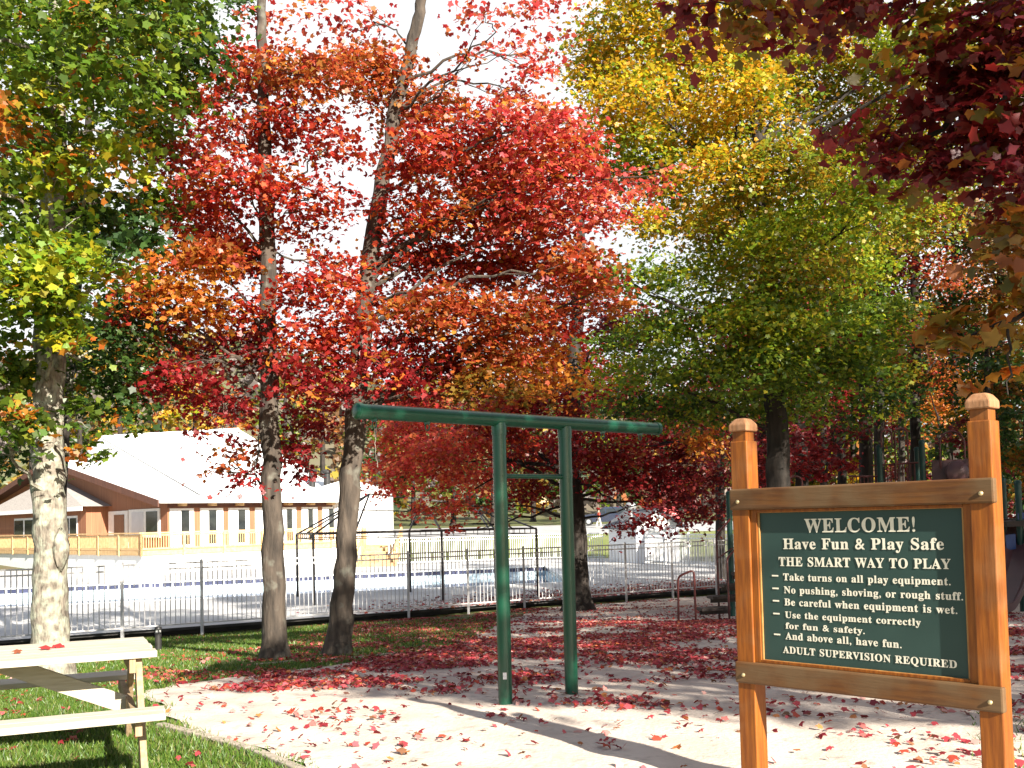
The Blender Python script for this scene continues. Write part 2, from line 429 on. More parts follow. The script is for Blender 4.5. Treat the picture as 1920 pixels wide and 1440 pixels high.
def bark_tube(mb, path, rad, n=14, rough=0.05):
    o = len(mb.v)
    mb.tube(path, rad, n)
    P = np.array(path); k = len(P)
    v = np.array(mb.v[o:o + k * n])
    cen = np.repeat(P, n, 0)
    mb.v[o:o + k * n] = [tuple(a) for a in (cen + (v - cen) * (1 + rng.normal(size=(k * n, 1)) * rough))]

def tree(name, label, trunk, clumps, leaf, bark, cat='tree', dens=1.9, group=None, shape='maple', spray=0.42, depth=1.3, limb_r=0.035, flare=True, twigs=3, keep=None, limbs=True, tint=None, absd=False, boughs=()):
    """trunk: list of (px, py, depth_m, radius_m) from the foot up; clumps: (px, py, rx_px, ry_px, colour[, density[, depth offset]])"""
    base = trunk[0]
    Pt = np.array([at(a[0], a[1], a[2]) for a in trunk]); rt = np.array([a[3] for a in trunk])
    g = float(gz(Pt[0][0], Pt[0][1]))
    Pt[0][2] = g
    root = thing(name, (Pt[0][0], Pt[0][1], g), label, cat, group)
    tb = MB()
    path = noise_path(Pt, 0.012 if rt[0] > .1 else .006, 7)
    tt = np.linspace(0, len(rt) - 1, len(path)); rr = np.interp(tt, np.arange(len(rt)), rt)
    if flare:
        h = path[:, 2] - g
        rr = rr * (1 + 0.45 * np.exp(-h / 0.16) + 0.12 * np.exp(-h / 0.6))
    path[0][2] -= 0.08
    bark_tube(tb, path, rr, 16 if base[2] < 16 else 9)
    tb.build('trunk', bark, root, smooth=True, world=True)
    bb = MB(); AP, AN, AS, AC = [], [], [], []
    for cl in clumps:
        px, py, rx, ry, key = cl[:5]
        dn = dens * (cl[5] if len(cl) > 5 else 1.0)
        dd = cl[6] if len(cl) > 6 else None
        Y = base[2] + (rng.uniform(-depth, depth) if dd is None else dd)
        if absd: Y = dd
        c = at(px, py, Y); s = Y / FOC
        a = max(rx * s, 0.12); b = max(ry * s, 0.10)
        p, nr, sz, col, sc = clump_leaves(c, np.array([a, max(a * 0.8, 0.3), b]), math.pi * a * b, leaf, key, dn, min(spray, max(a, b) * .8), tint)
        AP.append(p); AN.append(nr); AS.append(sz); AC.append(col)
        if limbs:
            j = np.argmin(np.abs(path[:, 2] - (c[2] - 0.45 * np.linalg.norm(c[:2] - path[:, :2].mean(0)))))
            j = int(np.clip(j + rng.integers(-2, 4), int(len(path) * rng.uniform(.2, .42)), len(path) - 2))
            if rng.random() < .3: continue
            st = path[j]; L = np.linalg.norm(c - st)
            mid = st * 0.5 + c * 0.5 + np.array([0, 0, rng.uniform(-.02, .16) * L]) + rng.normal(size=3) * .06 * L
            lp = noise_path([st, mid, c], 0.03, 5)
            r0 = min(rr[j] * 0.5, limb_r * (0.5 + 0.35 * L))
            bark_tube(bb, lp, np.linspace(r0, 0.008, len(lp)), 6, 0.03)
            for q in sc[rng.permutation(len(sc))[:twigs]]:
                i0 = rng.integers(len(lp) // 2, len(lp))
                tp = noise_path([lp[i0], (lp[i0] + q) / 2 + rng.normal(size=3) * .05, q], 0.015, 3)
                bb.tube(tp, np.linspace(0.010, 0.004, len(tp)), 4, False)
    AP, AN, AS, AC = (np.concatenate(x) for x in (AP, AN, AS, AC))
    if keep is not None:
        k = keep(AP); AP, AN, AS, AC = AP[k], AN[k], AS[k], AC[k]
    for bo in boughs:
        lp = noise_path([at(a[0], a[1], a[2]) for a in bo], .012, 6)
        bark_tube(bb, lp, np.interp(np.linspace(0, 1, len(lp)), np.linspace(0, 1, len(bo)), [a[3] for a in bo]), 7, .03)
    if bb.v: bb.build('branches', bark, root, smooth=True, world=True)
    leaves('crown', AP, AN, AS, AC, M_LEAF, shape, root)
    return root

# ================================================================== SETTING
def sheet(name, xs, ys, mat, dz=0.0, zfun=gz):
    X, Y = np.meshgrid(xs, ys); Z = zfun(X, Y) + dz
    v = np.stack([X, Y, Z], -1).reshape(-1, 3)
    nx, ny = len(xs), len(ys)
    i = np.arange(nx - 1)[None, :] + nx * np.arange(ny - 1)[:, None]
    i = i.ravel()
    t = np.concatenate([np.stack([i, i + 1, i + nx + 1], 1), np.stack([i, i + nx + 1, i + nx], 1)])
    o = raw_mesh(name, v, t, mat)
    o.data.shade_smooth()
    return tag(o, kind='structure')

M_GROUND = pmat('lawn_soil', (0.075, 0.085, 0.025), (0.10, 0.115, 0.028), 3, 0.95, 0.2, c3=(0.13, 0.10, 0.055), s3=0.8, f3=(0.52, 0.66), bscale=60)
M_SAND = pmat('play_sand', (0.56, 0.48, 0.405), (0.46, 0.385, 0.32), 2.2, 0.95, 0.45, c3=(0.34, 0.29, 0.245), s3=7, f3=(0.56, 0.72), bscale=28)
ys = np.concatenate([np.linspace(-12, 36, 121), np.linspace(37, 120, 60), np.linspace(130, 900, 40)])
xs = np.concatenate([np.linspace(-500, -42, 30), np.linspace(-40, 40, 161), np.linspace(42, 500, 30)])
def ground_z(x, y): return gz(x, y)
sheet('ground', xs, ys, M_GROUND)
XL = np.array([(2, .6), (5, -.3), (6.26, -1.32), (6.8, -1.68), (7.16, -2.1), (7.76, -2.6), (8.7, -3.05), (9.5, -3.5), (10.2, -3.7), (10.9, -3.35), (11.6, -2.75), (12.4, -2.2), (13.2, -1.55), (14.2, -1.1), (16, -.8), (25, -.2), (33, 2)])
def sand_left(y):
    return np.interp(y, XL[:, 0], XL[:, 1]) + 0.05 * np.sin(np.asarray(y) * 5.1) + 0.03 * np.sin(np.asarray(y) * 13.0)
def build_sand():
    yy = np.concatenate([np.linspace(2.0, 20, 181), np.linspace(20.3, 34, 36)])
    cols = np.linspace(0, 1, 60) ** 1.3
    V = []
    for y in yy:
        l = float(sand_left(y)); r = min(13.0, (y - 28.9) / .594 if False else 13.0)
        x = l + cols * (r - l)
        lim = (y - 29.0) / 0.594
        x = np.maximum(x, lim) if y > 27 else x
        z = gz(x, np.full_like(x, y)) + 0.014 + 0.012 * np.sin(x * 7.3 + y * 3) * np.sin(y * 6.1 - x * 2)
        V.append(np.stack([x, np.full_like(x, y), z], 1))
    nx, ny = len(cols), len(yy)
    i = (np.arange(nx - 1)[None, :] + nx * np.arange(ny - 1)[:, None]).ravel()
    t = np.concatenate([np.stack([i, i + 1, i + nx + 1], 1), np.stack([i, i + nx + 1, i + nx], 1)])
    o = raw_mesh('sand_ground', np.concatenate(V), t, M_SAND); o.data.shade_smooth()
    tag(o, kind='structure')
build_sand()

POOL = [(-34, 39.0), (1.6, 52.2), (2.2, 38.6), (-30, 28.6)]
def build_deck():
    outer = [(-22, 16.4), (14, 37.8), (12, 46), (9.5, 54.5), (6.5, 60), (0, 63), (-60, 63), (-60, 22)]
    from mathutils.geometry import tessellate_polygon
    P = [Vector((x, y, DECK)) for x, y in outer] + [Vector((x, y, DECK)) for x, y in POOL]
    tris = tessellate_polygon([P[:len(outer)], P[len(outer):]])
    m = MB(); m.add(P, tris)
    tag(m.build('pool_deck_pavement', M_CONC), kind='structure')
    e = MB()
    n = len(outer)
    for i in range(n):
        a, b = outer[i], outer[(i + 1) % n]
        e.add([(a[0], a[1], DECK - .003), (b[0], b[1], DECK - .003), (b[0], b[1], DECK - .07), (a[0], a[1], DECK - .07)], [(0, 1, 2, 3)])
    # recessed face below the slab edge on the lawn side, coloured as shade
    a, b = (-22, 16.9), (14, 38.3)
    e.add([(a[0], a[1], DECK - .05), (b[0], b[1], DECK - .05), (b[0], b[1], DECK - .5), (a[0], a[1], DECK - .5)], [(0, 1, 2, 3)])
    tag(e.build('pavement_edge', M_CONCD), kind='structure')
    # pool basin: tile band, plaster wall, floor, water
    root = thing('swimming_pool', (-6, 40, DECK), 'long outdoor swimming pool with a dark blue tile line, behind the picket fence', 'swimming pool')
    t = MB(); w = MB(); cp = MB()
    tile = bpy.data.meshes.new('tile_band')
    verts, faces, uvs = [], [], []
    n = len(POOL)
    for i in range(n):
        a, b = POOL[i], POOL[(i + 1) % n]
        L = math.hypot(b[0] - a[0], b[1] - a[1]); o = len(verts)
        verts += [(a[0], a[1], DECK - .04), (b[0], b[1], DECK - .04), (b[0], b[1], DECK - .24), (a[0], a[1], DECK - .24)]
        faces.append((o, o + 1, o + 2, o + 3)); uvs += [(0, .6), (L, .6), (L, 0), (0, 0)]
        w.add([(a[0], a[1], DECK - .24), (b[0], b[1], DECK - .24), (b[0], b[1], DECK - 1.6), (a[0], a[1], DECK - 1.6)], [(0, 1, 2, 3)])
        # coping stones
        d = np.array([b[0] - a[0], b[1] - a[1], 0]) / L; nn = np.array([d[1], -d[0], 0])
        c = np.array([(a[0] + b[0]) / 2, (a[1] + b[1]) / 2, DECK - .012]) - nn * 0.10
        cp.frame_box(c, d * (L / 2 + .05), nn * .17, (0, 0, .028))
    loc = np.array(root.location)
    tile.from_pydata([tuple(np.array(p) - loc) for p in verts], [], faces)
    uvl = tile.uv_layers.new(name='UVMap')
    for i, u in enumerate(uvs): uvl.data[i].uv = u
    tile.materials.append(M_TILE)
    to = bpy.data.objects.new('tile_band', tile); COL.objects.link(to); to.parent = root
    w.poly([(x, y, DECK - 1.6) for x, y in POOL])
    w.build('basin', M_POOLW, root, world=True)
    cp.build('coping', M_WHITEP, root, world=True)
    wt = MB(); wt.poly([(x, y, DECK - .46) for x, y in POOL]); wt.build('water', M_WATER, root, world=True)
build_deck()

# distant car park and its road, on the rise behind the pool
def lot():
    xs_ = np.linspace(-14, 60, 75); ys_ = np.linspace(84, 108, 25)
    sheet('car_park_pavement', xs_, ys_, M_ASPH, 0.02)
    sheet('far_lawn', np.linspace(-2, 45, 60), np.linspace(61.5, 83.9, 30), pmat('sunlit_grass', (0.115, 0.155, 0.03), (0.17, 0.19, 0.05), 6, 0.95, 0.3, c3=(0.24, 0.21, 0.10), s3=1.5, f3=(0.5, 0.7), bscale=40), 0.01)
lot()

# wooded hill behind the lodge
def hill_z(x, y):
    r = np.clip((y - 150) / 90, 0, 1); r = r * r * (3 - 2 * r)
    h = 23 * np.exp(-((x + 100) / 80) ** 2) + 8 * np.exp(-((x + 10) / 90) ** 2) + 10 + 3 * np.sin(x * .06) + 1.5 * np.sin(x * .17 + y * .1)
    return gz(x, y) - 0.3 + r * h
M_HILL = pmat('hill_undergrowth', (0.13, 0.10, 0.08), (0.10, 0.11, 0.05), 0.06, 0.95)
sheet('hills', np.linspace(-420, 420, 85), np.linspace(140, 330, 40), M_HILL, 0, hill_z)
def hill_woods():
    n = 2600
    x = rng.uniform(-300, 200, n); y = rng.uniform(150, 262, n); z = hill_z(x, y)
    keys = rng.choice(['brown', 'olive', 'gold', 'dgreen', 'orange', 'grey'], n, p=[.2, .22, .10, .16, .08, .24])
    P, Nn, Sz, Cc = [], [], [], []
    for i in range(n):
        h = rng.uniform(5, 10); m = 26
        d = rng.normal(size=(m, 3)); d /= np.linalg.norm(d, axis=1)[:, None]
        P.append(np.array([x[i], y[i], z[i] + h * .55]) + d * np.array([h * .34, h * .34, h * .45]) * rng.uniform(.5, 1, (m, 1)))
        Nn.append(d + rng.normal(size=(m, 3)) * .5); Sz.append(rng.uniform(1.0, 2.2, m))
        Cc.append((np.array([.20, .165, .15]) * rng.uniform(.7, 1.2, (m, 1))) if keys[i] == 'grey' else pick(keys[i], m) * .8 + .03)
    o = leaves('hillside_woods', np.concatenate(P), np.concatenate(Nn), np.concatenate(Sz), np.concatenate(Cc), M_LEAF, 'maple5')
    tag(o, kind='stuff')
hill_woods()

# ================================================================== WELCOME SIGN
def build_sign():
    U = math.atan2(-0.7284, 0.6851)
    root = thing('welcome_sign', (1.3176, 5.40, float(gz(1.3, 5.4))), 'brown timber framed sign with a dark green board of cream play rules', 'sign', rz=U)
    z0 = 0.0
    yf, yb = -0.035, 0.07           # front and back of the posts (local y points behind the board)
    for x0, x1 in ((-.155, -.050), (1.115, 1.220)):
        m = MB(); m.box(x0, x1, yf, yb, -0.3, 1.895); p = m.build('post', M_POSTW, root, bevel=.006)
        g = .012
        n = MB(); n.box(x0 + g, x1 - g, yf + g, yb - g, 1.895, 1.948); n.build('neck', M_POSTW, p)
        c = MB(); e = .004
        a = [(x0 - e, yf - e), (x1 + e, yf - e), (x1 + e, yb + e), (x0 - e, yb + e)]
        cx, cy = (x0 + x1) / 2, (yf + yb) / 2
        lv = [(1.948, 1.0), (1.985, 1.0), (2.012, .66), (2.020, .45)]
        v = [(cx + (q[0] - cx) * s, cy + (q[1] - cy) * s, z) for z, s in lv for q in a]
        f = [(i * 4 + j, i * 4 + (j + 1) % 4, i * 4 + 4 + (j + 1) % 4, i * 4 + 4 + j) for i in range(3) for j in range(4)] + [(3, 2, 1, 0), (12, 13, 14, 15)]
        c.add(v, f); c.build('cap', M_CAPW, p, bevel=.006)
    for za, zb in ((1.523, 1.637), (.600, .715)):
        m = MB(); m.box(-.163, 1.228, yf - .014, yf + .030, za, zb); r = m.build('rail', M_RAILW, root, bevel=.010)
        for bx in (-.108, 1.172):
            b = MB(); b.lathe([(.0105, 0), (.0105, .004), (.006, .009), (.001, .0105)], (0, 0, 0), 12)
            b.v = [(bx + p[0], yf - .014 - p[2], (za + zb) / 2 - .012 + p[1]) for p in b.v]
            b.build('bolt', M_BRASS, r, smooth=True)
    # second rail behind the board
    m = MB(); m.box(-.05, 1.115, .031, .06, 1.53, 1.63); m.build('back_rail', M_RAILW, root)
    m = MB(); m.box(-.048, 1.113, -.002, .012, .728, 1.512); bd = m.build('board', M_BOARD, root)
    # stepped trim round the board
    for k, (o, w, d, mt) in enumerate(((.0, .0455, -.022, M_POSTW), (.0365, .013, -.013, M_TRIMW))):
        a0, a1, c0, c1 = -.049 + o, 1.114 - o, .7155 + o * .35, 1.5225 - o * .35
        w = w * .8
        t = MB(); wv = w * .42
        for bx in ((a0, a0 + w, c0, c1), (a1 - w, a1, c0, c1), (a0 + w, a1 - w, c0, c0 + wv), (a0 + w, a1 - w, c1 - wv, c1)):
            t.box(bx[0], bx[1], d, -.0025, bx[2], bx[3])
        t.build('trim', mt, root, bevel=.002)
    # lettering: baseline (u0, v, u1), cap height in board units
    PW, PH, ZT = 1.098, .753, 1.5
    L = [('WELCOME!', .238, .769, .1315, .092), ('Have Fun & Play Safe', .121, .890, .245, .072), ('THE SMART WAY TO PLAY', .094, .915, .3625, .062),
         ('Take turns on all play equipment.', .115, .911, .4615, .048), ('No pushing, shoving, or rough stuff.', .117, .960, .550, .048),
         ('Be careful when equipment is wet.', .117, .934, .634, .048), ('Use the equipment correctly', .118, .777, .7195, .044),
         ('for fun & safety.', .119, .519, .794, .042), ('And above all, have fun.', .116, .687, .867, .048), ('ADULT SUPERVISION REQUIRED', .100, .923, .9625, .047)]
    def bold(s):
        return ''.join(chr(0x1D400 + ord(c) - 65) if 'A' <= c <= 'Z' else chr(0x1D41A + ord(c) - 97) if 'a' <= c <= 'z' else c for c in s)
    V, Fc = [], []
    for s, u0, u1, v, cap in L:
        cu = bpy.data.curves.new('letters', 'FONT'); cu.body = bold(s); cu.size = 1.0; cu.offset = 0.012; cu.extrude = 0.0; cu.resolution_u = 4
        cu.space_character = 1.08; cu.space_word = 1.15
        o = bpy.data.objects.new('letters', cu); COL.objects.link(o)
        bpy.context.view_layer.update()
        me = bpy.data.meshes.new_from_object(o.evaluated_get(bpy.context.evaluated_depsgraph_get()))
        co = np.array([p.co[:] for p in me.vertices]); pf = [tuple(p.vertices) for p in me.polygons]
        bpy.data.objects.remove(o); bpy.data.curves.remove(cu); bpy.data.meshes.remove(me)
        x0, x1 = co[:, 0].min(), co[:, 0].max()
        X = u0 * PW + (co[:, 0] - x0) / (x1 - x0) * (u1 - u0) * PW
        capu = 0.70          # cap height of the face at size 1
        Z = ZT - v * PH + co[:, 1] * cap * PH / capu
        o_ = len(V); V += [(x, -.0048, z) for x, z in zip(X, Z)]; Fc += [tuple(i + o_ for i in f) for f in pf]
    for v in (.432, .520, .606, .695, .839):
        m = MB(); m.box(.054 * PW, .089 * PW, -.0048, -.0046, ZT - v * PH - .004, ZT - v * PH + .004)
        o_ = len(V); V += m.v; Fc += [tuple(i + o_ for i in f) for f in m.f]
    me = MB(); me.v, me.f = V, Fc
    me.build('lettering', M_CREAM, bd)
build_sign()

# ================================================================== SWING FRAME
def build_swing():
    a = ground(948, 1322); b = ground(1072, 1303)
    root = thing('swing_frame', a, 'green steel swing frame: one long beam on two posts, swings removed', 'swing frame')
    A = np.array([a[0], a[1], 0.0]); B = np.array([b[0], b[1], 0.0])
    d = (B - A)[:2]; d = np.append(d / np.linalg.norm(d), 0)
    zt = 2.29
    # left and right tips from their picture directions
    def along(px, py):
        q = ray(px, py); n = np.array([-d[1], d[0], 0]); t = np.dot(A - [0, 0, EYE], n) / np.dot(q, n); return float(np.dot(np.array([0, 0, EYE]) + q * t - A, d)), float((np.array([0, 0, EYE]) + q * t)[2])
    l, zl = along(666, 768); r, zr = along(1235, 804)
    zt = along(928, 786)[1]
    rp = .0575; rb = .0585
    c = along(1052, 803)[0]
    m = MB(); m.tube([A + (0, 0, -.3), A + (0, 0, zt - .03)], rp, 24); p1 = m.build('post', M_GREENP, root, smooth=True, world=True)
    m = MB(); m.tube([B + (0, 0, -.3), A + d * np.linalg.norm(B - A) + (0, 0, zt - .03)], rp, 24); m.build('post', M_GREENP, root, smooth=True, world=True)
    m = MB(); m.tube([A + d * (l + .03) + (0, 0, zt), A + d * (r - .02) + (0, 0, zt)], rb, 24); bm_ = m.build('top_beam', M_GREENP, root, smooth=True, world=True)
    for t, s in ((l, -1), (r, 1)):
        m = MB(); q = A + d * t + (0, 0, zt)
        m.tube([q - d * s * .05, q - d * s * .012, q, q + d * s * .006], [rb + .005, rb + .005, rb - .006, rb - .03], 24); m.build('end_cap', M_GREENP, bm_, smooth=True, world=True)
    for q in (A, B):
        m = MB(); qq = np.array([q[0], q[1], 0]); m.tube([qq + (0, 0, zt - .13), qq + (0, 0, zt - .05)], rp + .006, 24); m.build('collar', M_GREENP, root, smooth=True, world=True)
        m = MB(); m.tube([qq + (0, 0, 1.86), qq + (0, 0, 1.89)], rp + .003, 24); m.build('pipe_joint', M_GREENP, root, smooth=True, world=True)
    zc = along(985, 893)[1]
    m = MB(); m.tube([A + (0, 0, zc), B + (0, 0, zc)], .021, 12); m.build('cross_bar', M_GREENP, root, smooth=True, world=True)
    for px, py in ((702, 790), (801, 797), (1130, 812), (1200, 814)):
        t = along(px, py)[0]
        m = MB(); q = A + d * t + (0, 0, zt - rb)
        m.box(q[0] - .022, q[0] + .022, q[1] - .022, q[1] + .022, q[2] - .012, q[2] + .02)
        ring = [q + (0, 0, -.035) + d * .020 * math.cos(k * math.pi / 6) + np.array([0, 0, .026 * math.sin(k * math.pi / 6)]) for k in range(13)]
        m.tube(ring, .0055, 6); m.build('hanger', M_GREENP, root, smooth=True, world=True)
    # paper label near the foot
    f = np.array([-A[0] - .06, -A[1], 0]); f /= np.linalg.norm(f); s = np.array([-f[1], f[0], 0])
    m = MB(); vs = []
    for k in range(5):
        an = (k - 2) * .13
        n_ = f * math.cos(an) + s * math.sin(an)
        for z in (.20, .255): vs.append(A + n_ * (rp + .002) + (0, 0, z))
    m.add(vs, [(2 * k, 2 * k + 2, 2 * k + 3, 2 * k + 1) for k in range(4)])
    m.build('label_sticker', M_STICK, p1, world=True)
    # loose length of rope tied round the first hanger
    t = along(702, 790)[0]; q = A + d * t + (0, 0, zt - rb - .05)
    pts = [q, q + np.array([.006, 0, -.10]), q + np.array([.0, .01, -.20]), q + np.array([.016, 0, -.27]), q + np.array([.02, 0, -.31])]
    m = MB(); m.tube(noise_path(pts, .003, 4), .0024, 6)
    tag(m.build('rope', M_ROPE), 'short loose rope hanging under the free end of the green beam', 'rope')
build_swing()

# ================================================================== PICNIC TABLE
def build_table():
    ang = R(24)
    end = np.array([-2.41, 6.70])
    root = thing('picnic_table', (end[0], end[1], float(gz(end[0], end[1]))), 'weathered pale wooden picnic table with attached benches on the lawn', 'picnic table', rz=ang)
    L = 2.0
    top = []
    wdt, gap, n = .148, .006, 6
    for i in range(n):
        y = (i - (n - 1) / 2) * (wdt + gap)
        m = MB(); m.box(-L + rng.uniform(-.01, .01), .0 + rng.uniform(-.012, .012), y - wdt / 2, y + wdt / 2, .705, .745)
        m.build('tabletop_board', M_PINE, root, bevel=.004)
    for yy in (-.88, .88):
        for i in (-1, 1):
            m = MB(); m.box(-L + .01, .015 + rng.uniform(-.01, .01), yy + i * .0715 - .069, yy + i * .0715 + .069, .415, .453)
            m.build('bench_board', M_PINE, root, bevel=.004)
    for x in (-.13, -L + .13):
        s = -1 if x < -1 else 1
        m = MB(); m.box(x - .019, x + .019, -.44, .44, .615, .7045); m.build('top_batten', M_PINEV, root, bevel=.003)
        m = MB(); m.box(x - .019, x + .019, -.95, .95, .325, .4145); m.build('bench_bearer', M_PINEV, root, bevel=.003)
        for sy in (-1, 1):
            p = np.array([x + s * .0385, sy * .82, -.02]); q = np.array([x + s * .0385, sy * .30, .70])
            m = MB(); m.bar(p, q, .038, .125, up=(1, 0, 0)); 
            m = MB()
            dv = q - p; 
            m.frame_box((p + q) / 2, dv / 2, (.019, 0, 0), (0, .068, .02 * -sy * -1)); lg = m.build('leg', M_PINEV, root, bevel=.003)
            for z in (.37, .655):
                t = (z + .02) / .72
                c = p + dv * t
                b = MB(); b.tube([c + (s * .018, 0, 0), c + (s * .028, 0, 0)], .013, 8); b.build('bolt', M_GALV, lg)
        m = MB(); a = np.array([x - s * .03, -.0, .365]); b = np.array([x - s * .72, 0, .67])
        m.frame_box((a + b) / 2, (b - a) / 2 * 1.06, (0, .019, 0), np.cross((b - a) / np.linalg.norm(b - a), (0, 1, 0)) * .055)
        m.build('brace', M_PINE, root, bevel=.003)
    return root
TABLE = build_table()

def path_light():
    g = ground(297, 1224)
    root = thing('path_light', g, 'short black bollard light standing in the grass by the picnic table', 'path light')
    m = MB(); m.lathe([(.058, -.05), (.056, .0), (.053, .34)], (0, 0, 0), 18); m.build('column', M_BLACKM, root, smooth=True)
    m = MB(); m.lathe([(.044, .34), (.044, .385)], (0, 0, 0), 18); m.build('lens', M_LENS, root, smooth=True)
    for k in range(4):
        a = k * math.pi / 2 + .4
        m = MB(); m.box(-.006, .006, -.006, .006, .34, .386); m.v = [(p[0] + .043 * math.cos(a), p[1] + .043 * math.sin(a), p[2]) for p in m.v]; m.build('strut', M_BLACKM, root)
    m = MB(); m.lathe([(.060, .386), (.060, .42), (.05, .432), (.01, .438)], (0, 0, 0), 18); m.build('cap', M_BLACKM, root, smooth=True)
path_light()

def edging(pts, lab):
    P = [ground(*p) for p in pts]
    m = MB()
    for a, b in zip(P[:-1], P[1:]):
        d = (b - a); L = np.linalg.norm(d); d = d / L
        m.bar(a + (0, 0, .004) + d * .004, b + (0, 0, .004) - d * .004, .07, .05)
    tag(m.build('timber_edging', M_TIMBER, bevel=.008), lab, 'timber edging', 'timber edging round the sand')
edging([(478, 1249), (560, 1241), (640, 1238), (745, 1227)], 'low grey timber edging on the sand just before the leaning red maple')
edging([(300, 1362), (400, 1388), (470, 1408), (570, 1450)], 'low grey timber edging between the near lawn and bright sand')

# ================================================================== POOL FENCE
def build_fence():
    P0 = np.array([-9.17, 23.75]); dv = np.array([.8598, .5107]) * 1.83
    root = thing('pool_fence', (P0[0], P0[1], float(gz(*P0))), 'long grey metal picket fence between the playground and the pool deck', 'fence')
    ZT, Z2, ZB = .66, .53, -.80
    for k in range(-6, 14):
        p = P0 + dv * k; g = float(gz(*p)) - .15
        m = MB(); m.box(p[0] - .032, p[0] + .032, p[1] - .032, p[1] + .032, g, ZT + .05)
        po = m.build('post', M_FENCE, root, world=True)
        m = MB(); a = .038
        v = [(p[0] + sx * a, p[1] + sy * a, ZT + .05) for sx, sy in ((-1, -1), (1, -1), (1, 1), (-1, 1))] + [(p[0], p[1], ZT + .085)]
        m.add(v, [(0, 1, 4), (1, 2, 4), (2, 3, 4), (3, 0, 4), (3, 2, 1, 0)]); m.build('cap', M_FENCE, po, world=True)
        if k < 13:
            q = p + dv; m = MB()
            u = dv / 1.83
            a3 = np.array([p[0] + u[0] * .034, p[1] + u[1] * .034, 0]); b3 = np.array([q[0] - u[0] * .034, q[1] - u[1] * .034, 0])
            for z in (ZT, Z2, ZB): m.bar(a3 + (0, 0, z), b3 + (0, 0, z), .028, .036)
            n = 15
            for i in range(1, n):
                c = a3 + (b3 - a3) * i / n
                m.box(c[0] - .009, c[0] + .009, c[1] - .009, c[1] + .009, ZB - .0175, ZT - .0185 + .04)
            m.build('picket_panel', M_FENCE, root, world=True)
    # blocks and a hose under the slab edge
build_fence()

def picket_fence(name, pts, lab, mat=M_FENCEW, H=1.55, step=.125, psp=2.2, hollow=False):
    pts = [np.array(p, float) for p in pts]
    root = thing(name, (pts[0][0], pts[0][1], DECK), lab, 'fence')
    for a, b in zip(pts[:-1], pts[1:]):
        L = np.linalg.norm(b - a); u = (b - a) / L; k = max(1, int(round(L / psp)))
        for i in range(k):
            p = a + u * L * i / k; q = a + u * L * (i + 1) / k
            m = MB(); m.box(p[0] - .045, p[0] + .045, p[1] - .045, p[1] + .045, DECK - .02, DECK + H + .06); m.build('post', mat, root, world=True)
            m = MB(); a3 = np.array([*(p + u * .05), DECK]); b3 = np.array([*(q - u * .05), DECK])
            for z in (.14, H - .22, H - .03): m.bar(a3 + (0, 0, z), b3 + (0, 0, z), .035, .05)
            n = int(np.linalg.norm(b3 - a3) / step)
            for j in range(1, n):
                c = a3 + (b3 - a3) * j / n
                m.box(c[0] - .017, c[0] + .017, c[1] - .017, c[1] + .017, DECK + .165, DECK + H - .056)
            m.build('picket_panel', mat, root, world=True)
    return root
picket_fence('picket_fence', [(-7.0, 57.0), (1.2, 60.0), (5.3, 58.7)], 'white picket fence along the far side of the pool, left of the shed')
picket_fence('picket_fence', [(6.75, 53.0), (8.3, 48.2), (10.4, 43.5), (11.6, 40)], 'white picket fence running right from the front of the white shed')

